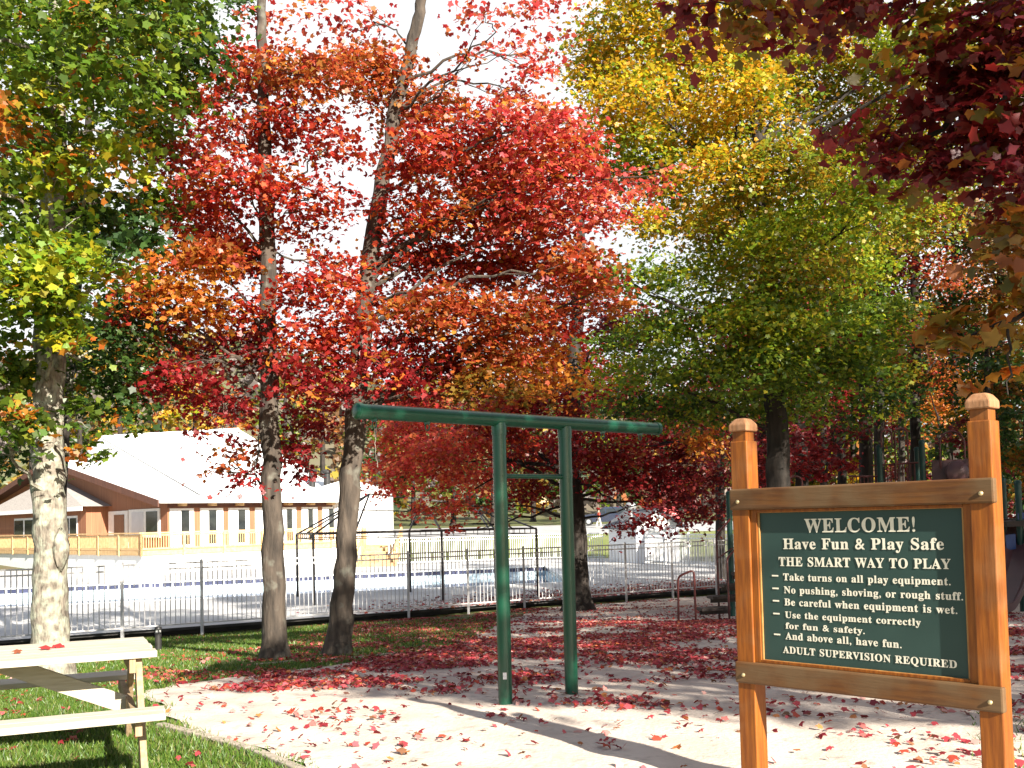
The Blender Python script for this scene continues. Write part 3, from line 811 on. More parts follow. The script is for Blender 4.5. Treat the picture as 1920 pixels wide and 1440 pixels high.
# ================================================================== LODGE
def build_lodge():
    c0 = at(314, 985, 57.0)
    ang = math.atan2(.714, .70)
    sx = np.array([math.cos(ang), math.sin(ang)]); gy = np.array([-math.sin(ang), math.cos(ang)])
    O = np.array([c0[0], c0[1]])
    root = thing('lodge', (O[0], O[1], 0.0), 'long cedar sided lodge with a pale metal roof and white framed windows beyond the pool', 'building', rz=ang)
    def lx(px, y=0.0, py=985):      # position along the side wall plane (local y fixed)
        q = ray(px, py); o = O + gy * y; A = np.array([[q[0], -sx[0]], [q[1], -sx[1]]]); t = np.linalg.solve(A, o); return float(t[1])
    def ly(px, x=0.0, py=985):
        q = ray(px, py); o = O + sx * x; A = np.array([[q[0], -gy[0]], [q[1], -gy[1]]]); t = np.linalg.solve(A, o); return float(t[1])
    FL, EV = .36, 3.10
    yp = ly(113); zp = 6.1; W2 = yp * 2
    XE = lx(642)
    # walls
    m = MB(); m.prism([(0, 0, FL), (0, W2, FL), (0, W2, EV + .1), (0, yp, zp - .1), (0, 0, EV + .1)], (.2, 0, 0)); m.build('gable_wall', M_CEDAR, root)
    m = MB(); m.box(.2, XE, 0, .2, FL, EV + .1); m.build('side_wall', M_CEDAR, root)
    m = MB(); m.box(XE - .2, XE, .2, W2, FL, EV + .1); m.build('end_wall', M_CEDAR, root)
    m = MB(); m.box(-.0, XE, .4, W2, DECK, FL - .01); m.build('foundation', M_CONC, root)
    # roofs: low front gable, steeper main roof behind it
    xs0, xm = -.9, 2.4
    def slope(x0, x1, y0, z0, y1, z1, th=.14, sag=0.0):
        m = MB(); a = [(x0, y0, z0), (x0, y1, z1 - sag), (x0, y1, z1 - sag + th), (x0, y0, z0 + th), (x1, y0, z0), (x1, y1, z1), (x1, y1, z1 + th), (x1, y0, z0 + th)]
        m.add(a, [(3, 2, 1, 0), (4, 5, 6, 7), (0, 1, 5), (0, 5, 4), (1, 2, 6, 5), (2, 3, 7), (2, 7, 6), (3, 0, 4, 7)]); return m
    p1 = (zp - EV) / yp
    m = slope(xs0, xm, -.8, EV - .8 * p1, yp, zp); m.v += []; 
    m2 = slope(xs0, xm, W2 + .8, EV - .8 * p1, yp, zp)
    o = len(m.v); m.v += m2.v; m.f += [tuple(i + o for i in f) for f in m2.f]
    m.build('roof', M_METALROOF, root)
    yr = 13.9; zr = 8.7; p2 = (zr - EV) / yr
    SG = 1.0
    m = slope(xm, XE + .7, -.8, EV - .8 * p1, yr, zr, sag=SG); m2 = slope(xm, XE + .7, 2 * yr + .8, EV - .8 * p2, yr, zr, sag=SG)
    o = len(m.v); m.v += m2.v; m.f += [tuple(i + o for i in f) for f in m2.f]
    rf = m.build('roof', M_METALROOF, root)
    m = MB(); m.prism([(xm + .02, 0, EV), (xm + .02, 2 * yr, EV), (xm + .02, yr, zr - SG - .05)], (.1, 0, 0)); m.build('upper_gable_wall', M_WHITEP, root)
    m = MB(); m.prism([(XE - .12, 0, EV), (XE - .12, 2 * yr, EV), (XE - .12, yr, zr - .05)], (.1, 0, 0)); m.build('upper_gable_wall', M_CEDAR, root)
    m = MB(); m.bar((xm, yr, zr - SG + .14), (XE + .7, yr, zr + .14), .3, .1); m.build('ridge_cap', M_METALROOF, rf)
    # barge board and gutter
    for s0, s1 in ((-.8, yp), (W2 + .8, yp)):
        m = MB(); a = np.array([xs0 - .02, s0, EV - .8 * p1 - .06]); b = np.array([xs0 - .02, s1, zp - .06])
        m.frame_box((a + b) / 2, (b - a) / 2, (.04, 0, 0), (0, 0, .19)); m.build('barge_board', M_CEDARD, root)
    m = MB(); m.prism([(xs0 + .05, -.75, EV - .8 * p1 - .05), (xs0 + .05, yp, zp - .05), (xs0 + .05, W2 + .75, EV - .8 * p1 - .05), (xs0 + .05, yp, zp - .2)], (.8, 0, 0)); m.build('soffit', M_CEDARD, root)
    m = MB(); m.box(xs0, XE + .7, -.92, -.805, EV - .8 * p1 - .04, EV - .8 * p1 + .12); m.build('gutter', M_WHITEP, root)
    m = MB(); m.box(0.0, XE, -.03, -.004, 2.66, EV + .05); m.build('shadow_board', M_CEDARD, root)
    # side windows with rafter ends above the piers between them
    wins = [(318, 363, 339, 354), (375, 418, 391, 405), (428, 467, 446, 459), (478, 512, 493, 504), (521, 555, 537, 547), (565, 595, 577, 586), (604, 631, 616, 626)]
    for a, b, c, d in wins:
        x0, x1, xc, xd = lx(a), lx(b), lx(c), lx(d)
        m = MB(); m.box(x0, x1, -.06, .02, FL + .05, 2.62); f = m.build('window', M_WHITEP, root)
        m = MB(); m.box(x0 + .07, xc - .05, -.075, -.0602, FL + .2, 2.5); m.build('blind', M_BLIND, f)
        m = MB(); m.box(xc, xd, -.08, -.0602, FL + .2, 2.5); m.build('pane', M_GLASSD, f)
        m = MB(); m.box(xc, xd, -.095, -.0805, 1.22, 1.29); m.build('frame_bar', M_WHITEP, f)
        xb = x0 + (x1 - x0) * .42
        m = MB(); m.box(xb - .14, xb + .14, -.62, -.0305, 2.74, 3.0); m.build('rafter_end', M_DECKW, root)
    # bay with a small hip roof on the gable side
    xb = -1.3
    y0, y1 = ly(201) - .5, ly(-12, xb)
    bz = 2.95
    m = MB(); m.box(xb, -.003, y0 + .5, y1 - .5, FL, bz); m.build('bay_wall', M_CEDAR, root)
    yc = (y0 + y1) / 2; zt = bz + 2.0
    m = MB()
    e = [(xb - .5, y0 - .2, bz), (xb - .5, y1 + .2, bz), (-.004, y1 + .2, bz), (-.004, y0 - .2, bz), (-.4, yc - .6, zt), (-.4, yc + .6, zt), (-.004, yc + .6, zt), (-.004, yc - .6, zt)]
    m.add(e, [(0, 1, 5, 4), (1, 2, 6, 5), (3, 0, 4, 7), (4, 5, 6, 7), (0, 3, 2, 1), (2, 3, 7, 6)]); br = m.build('bay_roof', M_SHINGLE, root)
    m = MB(); m.box(xb - .56, xb - .505, y0 - .2, y1 + .2, bz - .26, bz - .005); m.build('gutter', M_WHITEP, br)
    for a, b, kind in ((28, 66, 2), (118, 146, 1)):
        ya, yb2 = ly(a, xb), ly(b, xb)
        lo_, hi_ = min(ya, yb2), max(ya, yb2)
        m = MB(); m.box(xb - .05, xb - .002, lo_, hi_, .95, 2.42); f = m.build('window', M_WHITEP, root)
        w = (hi_ - lo_)
        m = MB(); m.box(xb - .075, xb - .0505, lo_ + .1, lo_ + w * .46, 1.1, 2.28); m.build('pane', M_GLASSD, f)
        m = MB(); m.box(xb - .075, xb - .0505, lo_ + w * .54, hi_ - .1, 1.1, 2.28); m.build('pane', M_GLASSD, f)
    # door and sliding panel on the gable wall
    ya, yb2 = ly(241), ly(205)
    m = MB(); m.box(-.06, -.002, ya, yb2, FL, 2.62); f = m.build('door', M_WHITEP, root)
    da, db = ly(235), ly(216)
    m = MB(); m.box(-.08, -.0605, da, db, 1.15, 2.4); m.build('pane', M_GLASSD, f)
    m = MB(); m.box(-.08, -.0605, da, db, .55, 1.05); m.build('panel', M_CEDAR, f)
    ya, yb2 = ly(301), ly(243)
    m = MB(); m.box(-.06, -.002, ya, yb2, 1.0, 2.66); f = m.build('window', M_WHITEP, root)
    m = MB(); m.box(-.08, -.0605, ly(297), ly(276), 1.15, 2.5); m.build('pane', M_GLASSD, f)
    m = MB(); m.box(-.08, -.0605, ly(271), ly(249), 1.15, 2.5); m.build('blind', M_BLIND, f)
    # deck with railing round both visible sides
    DX, DY = -2.6, -2.2
    m = MB(); m.box(DX, XE, DY, -.0005, FL - .26, FL - .02); m.build('deck', M_DECKW, root)
    m = MB(); m.box(DX, -.0005, .0, W2 * .8, FL - .26, FL - .02); m.build('deck', M_DECKW, root)
    m = MB(); m.box(DX + .12, XE, DY + .1, DY + .16, DECK, FL - .27); m.box(DX + .12, DX + .18, DY + .2, W2 * .8, DECK, FL - .27); m.build('deck_skirt', M_WHITEP, root)
    def railing(p, q):
        p, q = np.array(p, float), np.array(q, float); L = np.linalg.norm(q - p); u = (q - p) / L
        m = MB(); m.bar(p + (0, 0, FL + .92), q + (0, 0, FL + .92), .14, .08); m.bar(p + (0, 0, FL + .80), q + (0, 0, FL + .80), .05, .09); m.bar(p + (0, 0, FL + .08), q + (0, 0, FL + .08), .05, .09)
        k = int(L / .14)
        for i in range(1, k):
            c = p + u * L * i / k; m.box(c[0] - .02, c[0] + .02, c[1] - .02, c[1] + .02, FL + .06, FL + .78)
        r = m.build('railing', M_DECKW, root)
        n = max(2, int(L / 2.4))
        for i in range(n + 1):
            c = p + u * L * i / n; m = MB(); m.box(c[0] - .06, c[0] + .06, c[1] - .06, c[1] + .06, FL - .30, FL + .87); m.build('railing_post', M_DECKW, r)
    railing((DX, DY, 0), (XE, DY, 0)); railing((DX, DY, 0), (DX, W2 * .8, 0))
    # white rendered wing at the far end
    a = at(660, 960, 65.0); b = at(727, 960, 65.0)
    d = (b - a)[:2]; d = d / np.linalg.norm(d); nn = np.array([-d[1], d[0]])
    cx = (a[:2] + b[:2]) / 2 + nn * 1.5 - d * 1.4; hw = np.linalg.norm((b - a)[:2]) / 2 + 1.4
    m = MB()
    base = [cx - d * hw - nn * 1.5, cx + d * hw - nn * 1.5]
    z1, z2 = 3.7, 4.4
    m.prism([(*base[0], DECK), (*base[1], DECK), (*base[1], z1), (*((base[0] + base[1]) / 2), z2), (*base[0], z1)], (*(nn * 3), 0)); m.build('white_wing', M_WHITEP, root, world=True)
    # roof vents
    for px, py in ((585, 895), (613, 897)):
        v = at(px, py, 66.3)
        m = MB(); m.lathe([(.22, -.9), (.22, .35), (.33, .36), (.33, .5), (.05, .6)], tuple(v), 12); m.build('roof_vent', M_BLACKM, root, smooth=True, world=True)
build_lodge()

def stairs():
    a = at(672, 1036, 56.5); a[2] = DECK
    root = thing('wooden_stairs', a, 'yellow wooden steps with sloping handrails by the white wall of the lodge', 'stairs')
    d = np.array([1.0, -.12, 0]); d /= np.linalg.norm(d); f = np.array([d[1], -d[0], 0])   # f points towards the pool
    W_ = 2.0; n = 6; rise = 1.2 / n; run = .3
    top = a + (0, 0, 0) - f * run * n
    for i in range(n):
        m = MB(); c = top + f * run * (i + .5) + d * W_ / 2 + np.array([0, 0, 1.2 - rise * (i + .5)])
        m.frame_box(c, d * W_ / 2, f * run / 2, (0, 0, rise / 2 - .002)); m.build('step', M_DECKW, root, world=True)
    for s in (-.06, W_ + .06):
        p = top + d * s + np.array([0, 0, 1.2 + .9]); q = top + f * run * n + d * s + np.array([0, 0, .9])
        m = MB(); m.bar(p, q, .09, .16); m.bar(p - (0, 0, .85), q - (0, 0, .85), .09, .26); r = m.build('handrail', M_DECKW, root, world=True)
        for t in (0, .5, 1):
            c = p + (q - p) * t; m = MB(); m.box(c[0] - .05, c[0] + .05, c[1] - .05, c[1] + .05, c[2] - 1.0, c[2] - .08); m.build('post', M_DECKW, r, world=True)
stairs()

# ================================================================== CANOPY FRAME
M_CANOPY = pmat('dull_dark_metal', (0.075, 0.068, 0.062), (0.055, 0.05, 0.047), 6, 0.5)
def canopy():
    near = [(-6.0, 30.4), (-2.2, 31.1), (.72, 31.9)]
    far = [(-7.3, 34.2), (-3.6, 35.1), (-.66, 35.8)]
    root = thing('canopy_frame', (near[0][0], near[0][1], DECK), 'bare black metal canopy frame without cloth beside the pool', 'canopy frame')
    zt = 1.20
    for p in near + far:
        m = MB(); m.box(p[0] - .035, p[0] + .035, p[1] - .035, p[1] + .035, DECK, zt); m.build('pole', M_CANOPY, root, world=True)
    def edge(A, z, w=.05):
        m = MB()
        for a, b in zip(A[:-1], A[1:]): m.bar((*a, z), (*b, z), w, w)
        return m
    lo = near + far[::-1] + [near[0]]
    m = edge(lo, zt + .02); m2 = edge(lo, zt - .14, .03)
    o = len(m.v); m.v += m2.v; m.f += [tuple(i + o for i in f) for f in m2.f]
    for a, b in zip(lo[:-1], lo[1:]):
        for t in np.linspace(0, 1, 9)[1:-1]:
            m.bar((a[0] + (b[0] - a[0]) * t, a[1] + (b[1] - a[1]) * t, zt - .14), (a[0] + (b[0] - a[0]) * t, a[1] + (b[1] - a[1]) * t, zt), .02, .02, up=(0, 1, 0))
    m.build('eave_truss', M_CANOPY, root, world=True)
    r0 = at(745, 912, 33.0); r1 = at(862, 946, 33.6)
    zr = 2.45
    rA = np.array([-4.6, 32.6, zr]); rB = np.array([-1.3, 33.6, zr - .4])
    m = MB(); m.bar(rA, rB, .05, .05); m.build('ridge_bar', M_CANOPY, root, world=True)
    for p, q in (((*near[0], zt), rA), ((*far[0], zt), rA), ((*near[2], zt), rB), ((*far[2], zt), rB), ((*near[1], zt), (rA + rB) / 2), ((*far[1], zt), (rA + rB) / 2),
                 ((near[0][0] + 1.2, near[0][1] + .22, zt), rA), ((-6.65, 32.3, zt), rA), ((0.0, 33.85, zt), rB), ((-.74, 31.5, zt), rB)):
        m = MB(); m.bar(p, q, .045, .045); m.build('rafter', M_CANOPY, root, world=True)
    m = MB()
    for t in (.55,):
        for p, q in (((*near[0], zt), rA), ((*near[2], zt), rB)):
            pass
    a = np.array([*near[0], zt]) * .4 + rA * .6; b = np.array([*near[2], zt]) * .4 + rB * .6
    m.bar(a, b, .035, .035); m.build('purlin', M_CANOPY, root, world=True)
canopy()

# ================================================================== SHED
def shed():
    A = np.array([6.35, 52.6]); ang = math.atan2(.87, 2.3)
    root = thing('pump_shed', (A[0], A[1], DECK), 'small white shed with a grey gable roof beside the pool', 'shed', rz=ang)
    Wd, Ln, H, HP = 2.55, 3.2, 1.92, 2.72
    m = MB(); m.box(0, Wd, 0, Ln, 0, H); m.build('wall', pmat('white_lap_siding', (0.74, 0.75, 0.77), (0.68, 0.69, 0.72), 3, 0.6, 0.0, (0.1, 0.1, 6)), root)
    m = MB()
    for k in range(1, 14): m.box(-.018, -.0005, .02, Ln, k * .135, k * .135 + .02)
    m.build('lap_siding', M_WHITEP, root)
    m = MB(); m.prism([(0, .002, H), (Wd, .002, H), (Wd / 2, .002, HP)], (0, Ln - .004, 0)); m.build('gable', M_WHITEP, root)
    ov = .28; pr = (HP - H) / (Wd / 2)
    for s in (-1, 1):
        m = MB(); cx = Wd / 2
        e = np.array([cx + s * (Wd / 2 + ov), -ov, H - ov * pr + .03]); r = np.array([cx, -ov, HP + .03])
        m.prism([e, r, r + (0, 0, .09), e + (0, 0, .09)], (0, Ln + 2 * ov, 0)); m.build('roof', M_SHEDROOF, root)
    m = MB(); m.box(Wd * .3, Wd * .72, -.05, -.002, .05, 1.75); d = m.build('door', M_WHITEP, root)
    m = MB(); m.tube([(Wd * .66, -.06, .95), (Wd * .66, -.11, .95)], .03, 8); m.build('handle', M_BLACKM, d)
    m = MB(); m.box(-.07, -.02, .15, .5, 1.25, 1.6); m.build('meter_box', M_GALV, root)
    # turbine vent and flue
    v = (Wd * .12, 1.1, 0)
    m = MB(); m.lathe([(.10, 2.1), (.10, 2.78), (.24, 2.80), (.30, 2.92), (.29, 3.02), (.22, 3.14), (.08, 3.2)], v, 16); m.build('roof_vent', M_GALV, root, smooth=True)
    m = MB(); m.lathe([(.19, 2.6), (.15, 2.95), (.12, 3.02), (.14, 3.04), (.06, 3.14), (.05, 3.22)], (Wd / 2 + .05, .9, 0), 14); m.build('flue', M_GALV, root, smooth=True)
shed()

# ================================================================== CARS, PERSON
def car(name, loc, rz, paint, lab, L=4.6, H=1.68, suv=True):
    root = thing(name, loc, lab, 'car', rz=rz)
    Wd = .92
    # side profile (x forward, z), lower body then cabin
    low = [(-L/2, .42), (-L/2 + .05, .95), (-L/2 + .12, 1.02), (L/2 - 1.25, 1.05), (L/2 - .30, .93), (L/2 - .03, .75), (L/2, .40), (L/2 - .15, .28), (-L/2 + .12, .28)]
    m = MB(); m.prism([(x, -Wd, z) for x, z in low], (0, 2 * Wd, 0)); body = m.build('body', paint, root, bevel=.06)
    rb = -L/2 + .10 if suv else -L/2 + .9
    cab = [(rb, 1.02), (rb + .22, H - .08), (rb + .5, H), (L/2 - 2.35, H - .02), (L/2 - 1.35, 1.03)]
    v = []
    for y, s in ((-Wd + .03, 0), (Wd - .03, 0)): v += [(x, y * (1 - .13 * (z - 1.02) / (H - 1.02)), z) for x, z in cab]
    n = len(cab)
    m = MB(); m.add(v, [tuple(range(n))[::-1], tuple(range(n, 2 * n))] + [(i, (i + 1) % n, n + (i + 1) % n, n + i) for i in range(n)]); m.build('cabin', paint, root, bevel=.04)
    for sy in (-1, 1):
        for xa, xb in ((rb + .28, rb + 1.05), (rb + 1.12, rb + 2.0), (rb + 2.07, L/2 - 1.62)):
            za, zb = 1.07, H - .17
            yy = lambda z: sy * ((Wd - .03) * (1 - .13 * (z - 1.02) / (H - 1.02)) + .006)
            m = MB(); xs2 = xb - (.35 if xb > L/2 - 1.7 else 0)
            m.prism([(xa, yy(za), za), (xb, yy(za), za), (xs2, yy(zb), zb), (xa + .05, yy(zb), zb)], (0, sy * .006, 0)); m.build('side_window', M_GLASSD, root)
        for x in (-L/2 + .85, L/2 - .85):
            m = MB(); m.tube([(x, sy * (Wd - .16), .34), (x, sy * (Wd + .02), .34)], .34, 20); w = m.build('wheel', M_TYRE, root, smooth=True)
            m = MB(); m.tube([(x, sy * (Wd + .021), .34), (x, sy * (Wd + .03), .34)], .2, 16); m.build('rim', M_GALV, w)
        m = MB(); m.box(L/2 - .14, L/2 - .01, sy * .78 - .12, sy * .78 + .12, .66, .80); m.build('headlight', M_LENS, root, bevel=.02)
        m = MB(); m.box(-L/2 - .005, -L/2 + .08, sy * .80 - .09, sy * .80 + .09, .72, .98); m.build('tail_light', M_CARR, root, bevel=.02)
        m = MB(); m.box(L/2 - 1.75, L/2 - 1.6, sy * (Wd + .09) - .09, sy * (Wd + .09) + .09, 1.06, 1.2); m.build('wing_mirror', paint, root, bevel=.02)
    m = MB(); a = np.array([L/2 - 1.36, 0, 1.06]); b = np.array([L/2 - 2.33, 0, H - .05]); 
    m.prism([(a[0] + .02, -.78, a[2] + .02), (a[0] + .02, .78, a[2] + .02), (b[0] + .05, .68, b[2]), (b[0] + .05, -.68, b[2])], (.012, 0, .012)); m.build('windscreen', M_GLASSD, root)
    m = MB(); m.box(L/2 - .06, L/2 + .02, -.75, .75, .34, .52); m.build('bumper', M_BLACKM, root, bevel=.02)
    return root
c = at(1134, 985, 95.0); car('parked_car', (c[0], c[1], float(gz(c[0], c[1])) + .03), R(172), M_CARB, 'slate blue estate car parked behind the person in red')
c = at(1246, 960, 101.0); car('parked_car', (c[0], c[1], float(gz(c[0], c[1])) + .03), R(97), M_CARR, 'red car parked far beyond the white shed roof', H=1.62)

def person():
    c = at(1123, 987, 91.0); g = float(gz(c[0], c[1])) + .02
    root = thing('person', (c[0], c[1], g), 'person in a red jacket and pale trousers walking past the parked blue car', 'person', rz=R(20))
    def skin(name, verts, edges, radii, mat, parent, rootv=0):
        me = bpy.data.meshes.new(name); me.from_pydata(verts, edges, []); me.update()
        o = bpy.data.objects.new(name, me); COL.objects.link(o); o.parent = parent
        sk = o.modifiers.new('skin', 'SKIN')
        if not me.skin_vertices: me.attributes.new('skin', 'FLOAT', 'POINT')
        for i, r in enumerate(radii): me.skin_vertices[0].data[i].radius = (r, r)
        me.skin_vertices[0].data[rootv].use_root = True
        sub = o.modifiers.new('sub', 'SUBSURF'); sub.levels = 1; sub.render_levels = 1
        me.materials.append(mat); return o
    import bmesh
    def with_skin(verts, edges):
        me = bpy.data.meshes.new('x'); me.from_pydata(verts, edges, []); bm = bmesh.new(); bm.from_mesh(me)
        bm.verts.layers.skin.verify(); return bm
    def body(name, verts, edges, radii, mat, parent):
        bm = with_skin(verts, edges); lay = bm.verts.layers.skin.active
        bm.verts.ensure_lookup_table()
        for i, v in enumerate(bm.verts): v[lay].radius = radii[i]; v[lay].use_root = (i == 0)
        me = bpy.data.meshes.new(name); bm.to_mesh(me); bm.free(); me.materials.append(mat)
        o = bpy.data.objects.new(name, me); COL.objects.link(o); o.parent = parent
        o.modifiers.new('skin', 'SKIN'); s = o.modifiers.new('sub', 'SUBSURF'); s.levels = 1; s.render_levels = 1
        return o
    V = [(0, 0, .92), (0, 0, 1.15), (0, 0, 1.36), (0, 0, 1.46), (.01, 0, 1.54), (.02, 0, 1.64)]
    E_ = [(0, 1), (1, 2), (2, 3), (3, 4), (4, 5)]
    Rr = [(.145, .10), (.13, .095), (.15, .10), (.055, .055), (.085, .09), (.075, .085)]
    for s, kx in ((-1, .22), (1, -.20)):
        i = len(V); V += [(0, s * .09, .86), (kx * .5, s * .095, .48), (kx - .06, s * .095, .08), (kx + .10, s * .10, .035)]
        E_ += [(0, i), (i, i + 1), (i + 1, i + 2), (i + 2, i + 3)]; Rr += [(.085, .085), (.058, .058), (.04, .04), (.035, .03)]
        i = len(V); ax = -kx * .7
        V += [(0, s * .185, 1.37), (ax * .35, s * .225, 1.10), (ax + .08, s * .22, .88), (ax + .11, s * .215, .81)]
        E_ += [(2, i), (i, i + 1), (i + 1, i + 2), (i + 2, i + 3)]; Rr += [(.055, .055), (.042, .042), (.03, .03), (.03, .018)]
        h = np.array(V[-1])
        for k in range(4):
            j = len(V); b = h + ((k - 1.5) * .019, 0, -.03); t = b + (.012, -s * .008, -.055 + .006 * abs(k - 1.3))
            V += [tuple(b), tuple(t)]; E_ += [(i + 3, j), (j, j + 1)]; Rr += [(.009, .009), (.007, .007)]
        j = len(V); V += [tuple(h + (.045, 0, -.02))]; E_ += [(i + 3, j)]; Rr += [(.009, .009)]
    bd = body('body', V, E_, Rr, M_SKIN, root)
    V = [(0, 0, .90), (0, 0, 1.15), (0, 0, 1.36), (0, 0, 1.43)]; E_ = [(0, 1), (1, 2), (2, 3)]; Rr = [(.17, .125), (.155, .12), (.17, .12), (.075, .075)]
    for s, kx in ((-1, .22), (1, -.20)):
        ax = -kx * .7; i = len(V)
        V += [(0, s * .19, 1.37), (ax * .35, s * .23, 1.10), (ax + .07, s * .225, .90)]; E_ += [(2, i), (i, i + 1), (i + 1, i + 2)]; Rr += [(.07, .07), (.058, .058), (.046, .046)]
    body('jacket', V, E_, Rr, M_JACKET, root)
    V = [(0, 0, .95), (0, 0, .88)]; E_ = [(0, 1)]; Rr = [(.155, .115), (.155, .115)]
    for s, kx in ((-1, .22), (1, -.20)):
        i = len(V); V += [(0, s * .09, .82), (kx * .5, s * .095, .48), (kx - .05, s * .095, .10)]; E_ += [(1, i), (i, i + 1), (i + 1, i + 2)]; Rr += [(.10, .10), (.075, .075), (.06, .06)]
    body('trousers', V, E_, Rr, M_TROUS, root)
    m = MB(); m.lathe([(.02, .115), (.075, .095), (.098, .03), (.10, -.04), (.07, -.07)], (-.008, 0, 1.645), 14); m.build('hair', M_HAIR, root, smooth=True)
person()

# ================================================================== PLAYGROUND AT THE RIGHT
def playground():
    g0 = ground(1305, 1166); Y0 = g0[1]
    P = lambda px, py, dy=0.0: at(px, py, Y0 + dy)
    G = lambda p: float(gz(p[0], p[1]))
    root = thing('play_structure', (P(1366, 1100)[0], Y0, float(g0[2])), 'dark play structure with red tube rails and green posts behind the sign', 'play structure')
    def tube(name, pts, r=.022, mat=M_RED, n=10):
        m = MB(); pts = [np.array(p, float) for p in pts]
        q = [pts[0]]
        for i in range(1, len(pts) - 1):
            a, b, c = pts[i - 1], pts[i], pts[i + 1]
            for t in (.0, .25, .5, .75, 1.0):
                s = min(.10, .35 * np.linalg.norm(a - b), .35 * np.linalg.norm(c - b))
                p0 = b + (a - b) / np.linalg.norm(a - b) * s; p2 = b + (c - b) / np.linalg.norm(c - b) * s
                q.append((1 - t) ** 2 * p0 + 2 * t * (1 - t) * b + t * t * p2)
        q.append(pts[-1])
        m.tube(q, r, n); return m.build(name, mat, root, smooth=True, world=True)
    a, b = P(1272, 1165), P(1305, 1165, .0)
    a[2] = G(a) - .1; b[2] = G(b) - .1
    tube('handrail', [a, P(1271, 1081), P(1301, 1068), b])
    a = P(1368, 1166, -.15); a[2] = G(a) - .1
    tube('handrail', [a, P(1363, 1048, -.15), P(1378, 1030, .6)])
    a = P(1347, 1098, .5); a[2] = G(a) - .1
    tube('handrail', [a, P(1343, 1003, .5), P(1367, 976, 1.1), P(1380, 950, 1.6)])
    tube('handrail', [P(1345, 1047, .5), P(1375, 1027, 1.2)], .016)
    # steps
    for k in range(4):
        c = P(1338 + 20 * k, 1141 - 22 * k, .10 + .35 * k)
        m = MB(); w = .30
        m.frame_box(c, (w, .06, 0), (-.03, .17, 0), (0, 0, .03)); m.frame_box(c - (0, 0, .06), (w - .01, .06, 0), (-.003, .015, 0), (0, 0, .05)); m.build('step', M_PDECK, root, world=True)
    # posts
    posts = [(1366, 925, 1.2), (1648, 838, .8), (1719, 842, 2.4), (1728, 829, .6), (1500, 930, .8), (1560, 930, 2.4), (1908, 905, -1.2), (1880, 900, 1.0), (1990, 880, -.5)]
    for px, py, dy in posts:
        q = P(px, py, dy); f = np.array([q[0], q[1], G(q) - .2]); 
        m = MB(); m.tube([f, q], .060, 14); p = m.build('post', M_PGREEN, root, smooth=True, world=True)
        m = MB(); m.lathe([(.066, -.03), (.066, .01), (.045, .04), (.01, .05)], tuple(q), 14); m.build('cap', M_PGREEN, p, smooth=True, world=True)
    # platform
    zd = .85
    A, B, C, D = P(1500, 950, .8), P(1728, 950, .6), P(1719, 950, 2.4), P(1560, 950, 2.4)
    for q in (A, B, C, D): q[2] = zd
    m = MB(); m.prism([A, B, C, D], (0, 0, .08)); m.build('deck', M_PDECK, root, world=True)
    A, B = P(1740, 950, .6), P(1990, 950, -.5)
    m = MB(); m.prism([(A[0], A[1], 1.2), (B[0], B[1], 1.2), (B[0] + .4, B[1] + 1.6, 1.2), (A[0] + .3, A[1] + 1.6, 1.2)], (0, 0, .08)); m.build('deck', M_PDECK, root, world=True)
    # guard rails with bars
    def guard(p0, p1, dy0, dy1, n, hh):
        a, b = P(*p0, dy0), P(*p1, dy1)
        m = MB(); m.tube([a, b], .018, 8); m.tube([a - (0, 0, hh), b - (0, 0, hh)], .018, 8)
        for i in range(1, n):
            c = a + (b - a) * i / n; m.tube([c, c - (0, 0, hh)], .011, 6)
        m.build('guard_rail', M_RED, root, smooth=True, world=True)
    guard((1655, 872), (1722, 867), .8, .6, 9, .75)
    guard((1592, 893), (1648, 893), .8, .8, 8, .75)
    # maroon panel with bubble window
    a, b = P(1746, 864, .6), P(1818, 860, .3)
    m = MB(); m.prism([a, b, b - (0, 0, .8), a - (0, 0, .8)], (.02, .05, 0)); pn = m.build('panel', M_MAROON, root, bevel=.01, world=True)
    c = P(1795, 880, .30)
    m = MB(); m.lathe([(.24, -.02), (.23, .02), (.17, .06), (.08, .085), (.01, .09)], (0, 0, 0), 18); m.v = [(c[0] + v[0], c[1] - v[2], c[2] + v[1] - .06) for v in m.v]; m.build('bubble_window', M_MAROON, pn, smooth=True, world=True)
    # arches
    def arch(px, py, r, dy, leg):
        c = P(px, py, dy); pts = [c + (-r, 0, -leg)] + [c + np.array([-r * math.cos(t), 0, r * math.sin(t)]) for t in np.linspace(0, math.pi, 13)] + [c + (r, 0, -leg)]
        m = MB(); m.tube(pts, .020, 8); m.build('arch', M_RED, root, smooth=True, world=True)
    arch(1785, 832, .25, .4, .5); arch(1689, 815, .13, .7, .9); arch(1662, 816, .11, .7, .25); arch(1492, 905, .13, .6, .3)
    # right-hand bay: blue panel, brown deck edge, slide
    a, b = P(1886, 1003, -1.3), P(1904, 1001, -1.3)
    m = MB(); m.prism([a, b, b - (0, 0, .28), a - (0, 0, .28)], (.01, .04, 0)); m.build('panel', M_BLUEP, root, world=True)
    a, b = P(1908, 962, -1.25), P(1960, 958, -1.25)
    m = MB(); m.prism([a, b, b - (0, 0, .12), a - (0, 0, .12)], (.01, .05, 0)); m.build('panel', M_BLUEP, root, world=True)
    a, b = P(1888, 978, -1.4), P(2000, 972, -1.4)
    m = MB(); m.prism([a, b, b - (0, 0, .10), a - (0, 0, .10)], (.1, .9, 0)); m.build('deck', M_PDECK, root, world=True)
    s0, s1, s2 = P(1925, 990, -1.0), P(1900, 1090, -1.9), P(1875, 1165, -2.4)
    s2[2] = G(s2) + .12
    path = noise_path([s0, s1, s2, s2 + (-.35, -.35, .0)], 0, 6)
    m = MB(); prev = None
    sd = np.array([.75, -.66, 0])
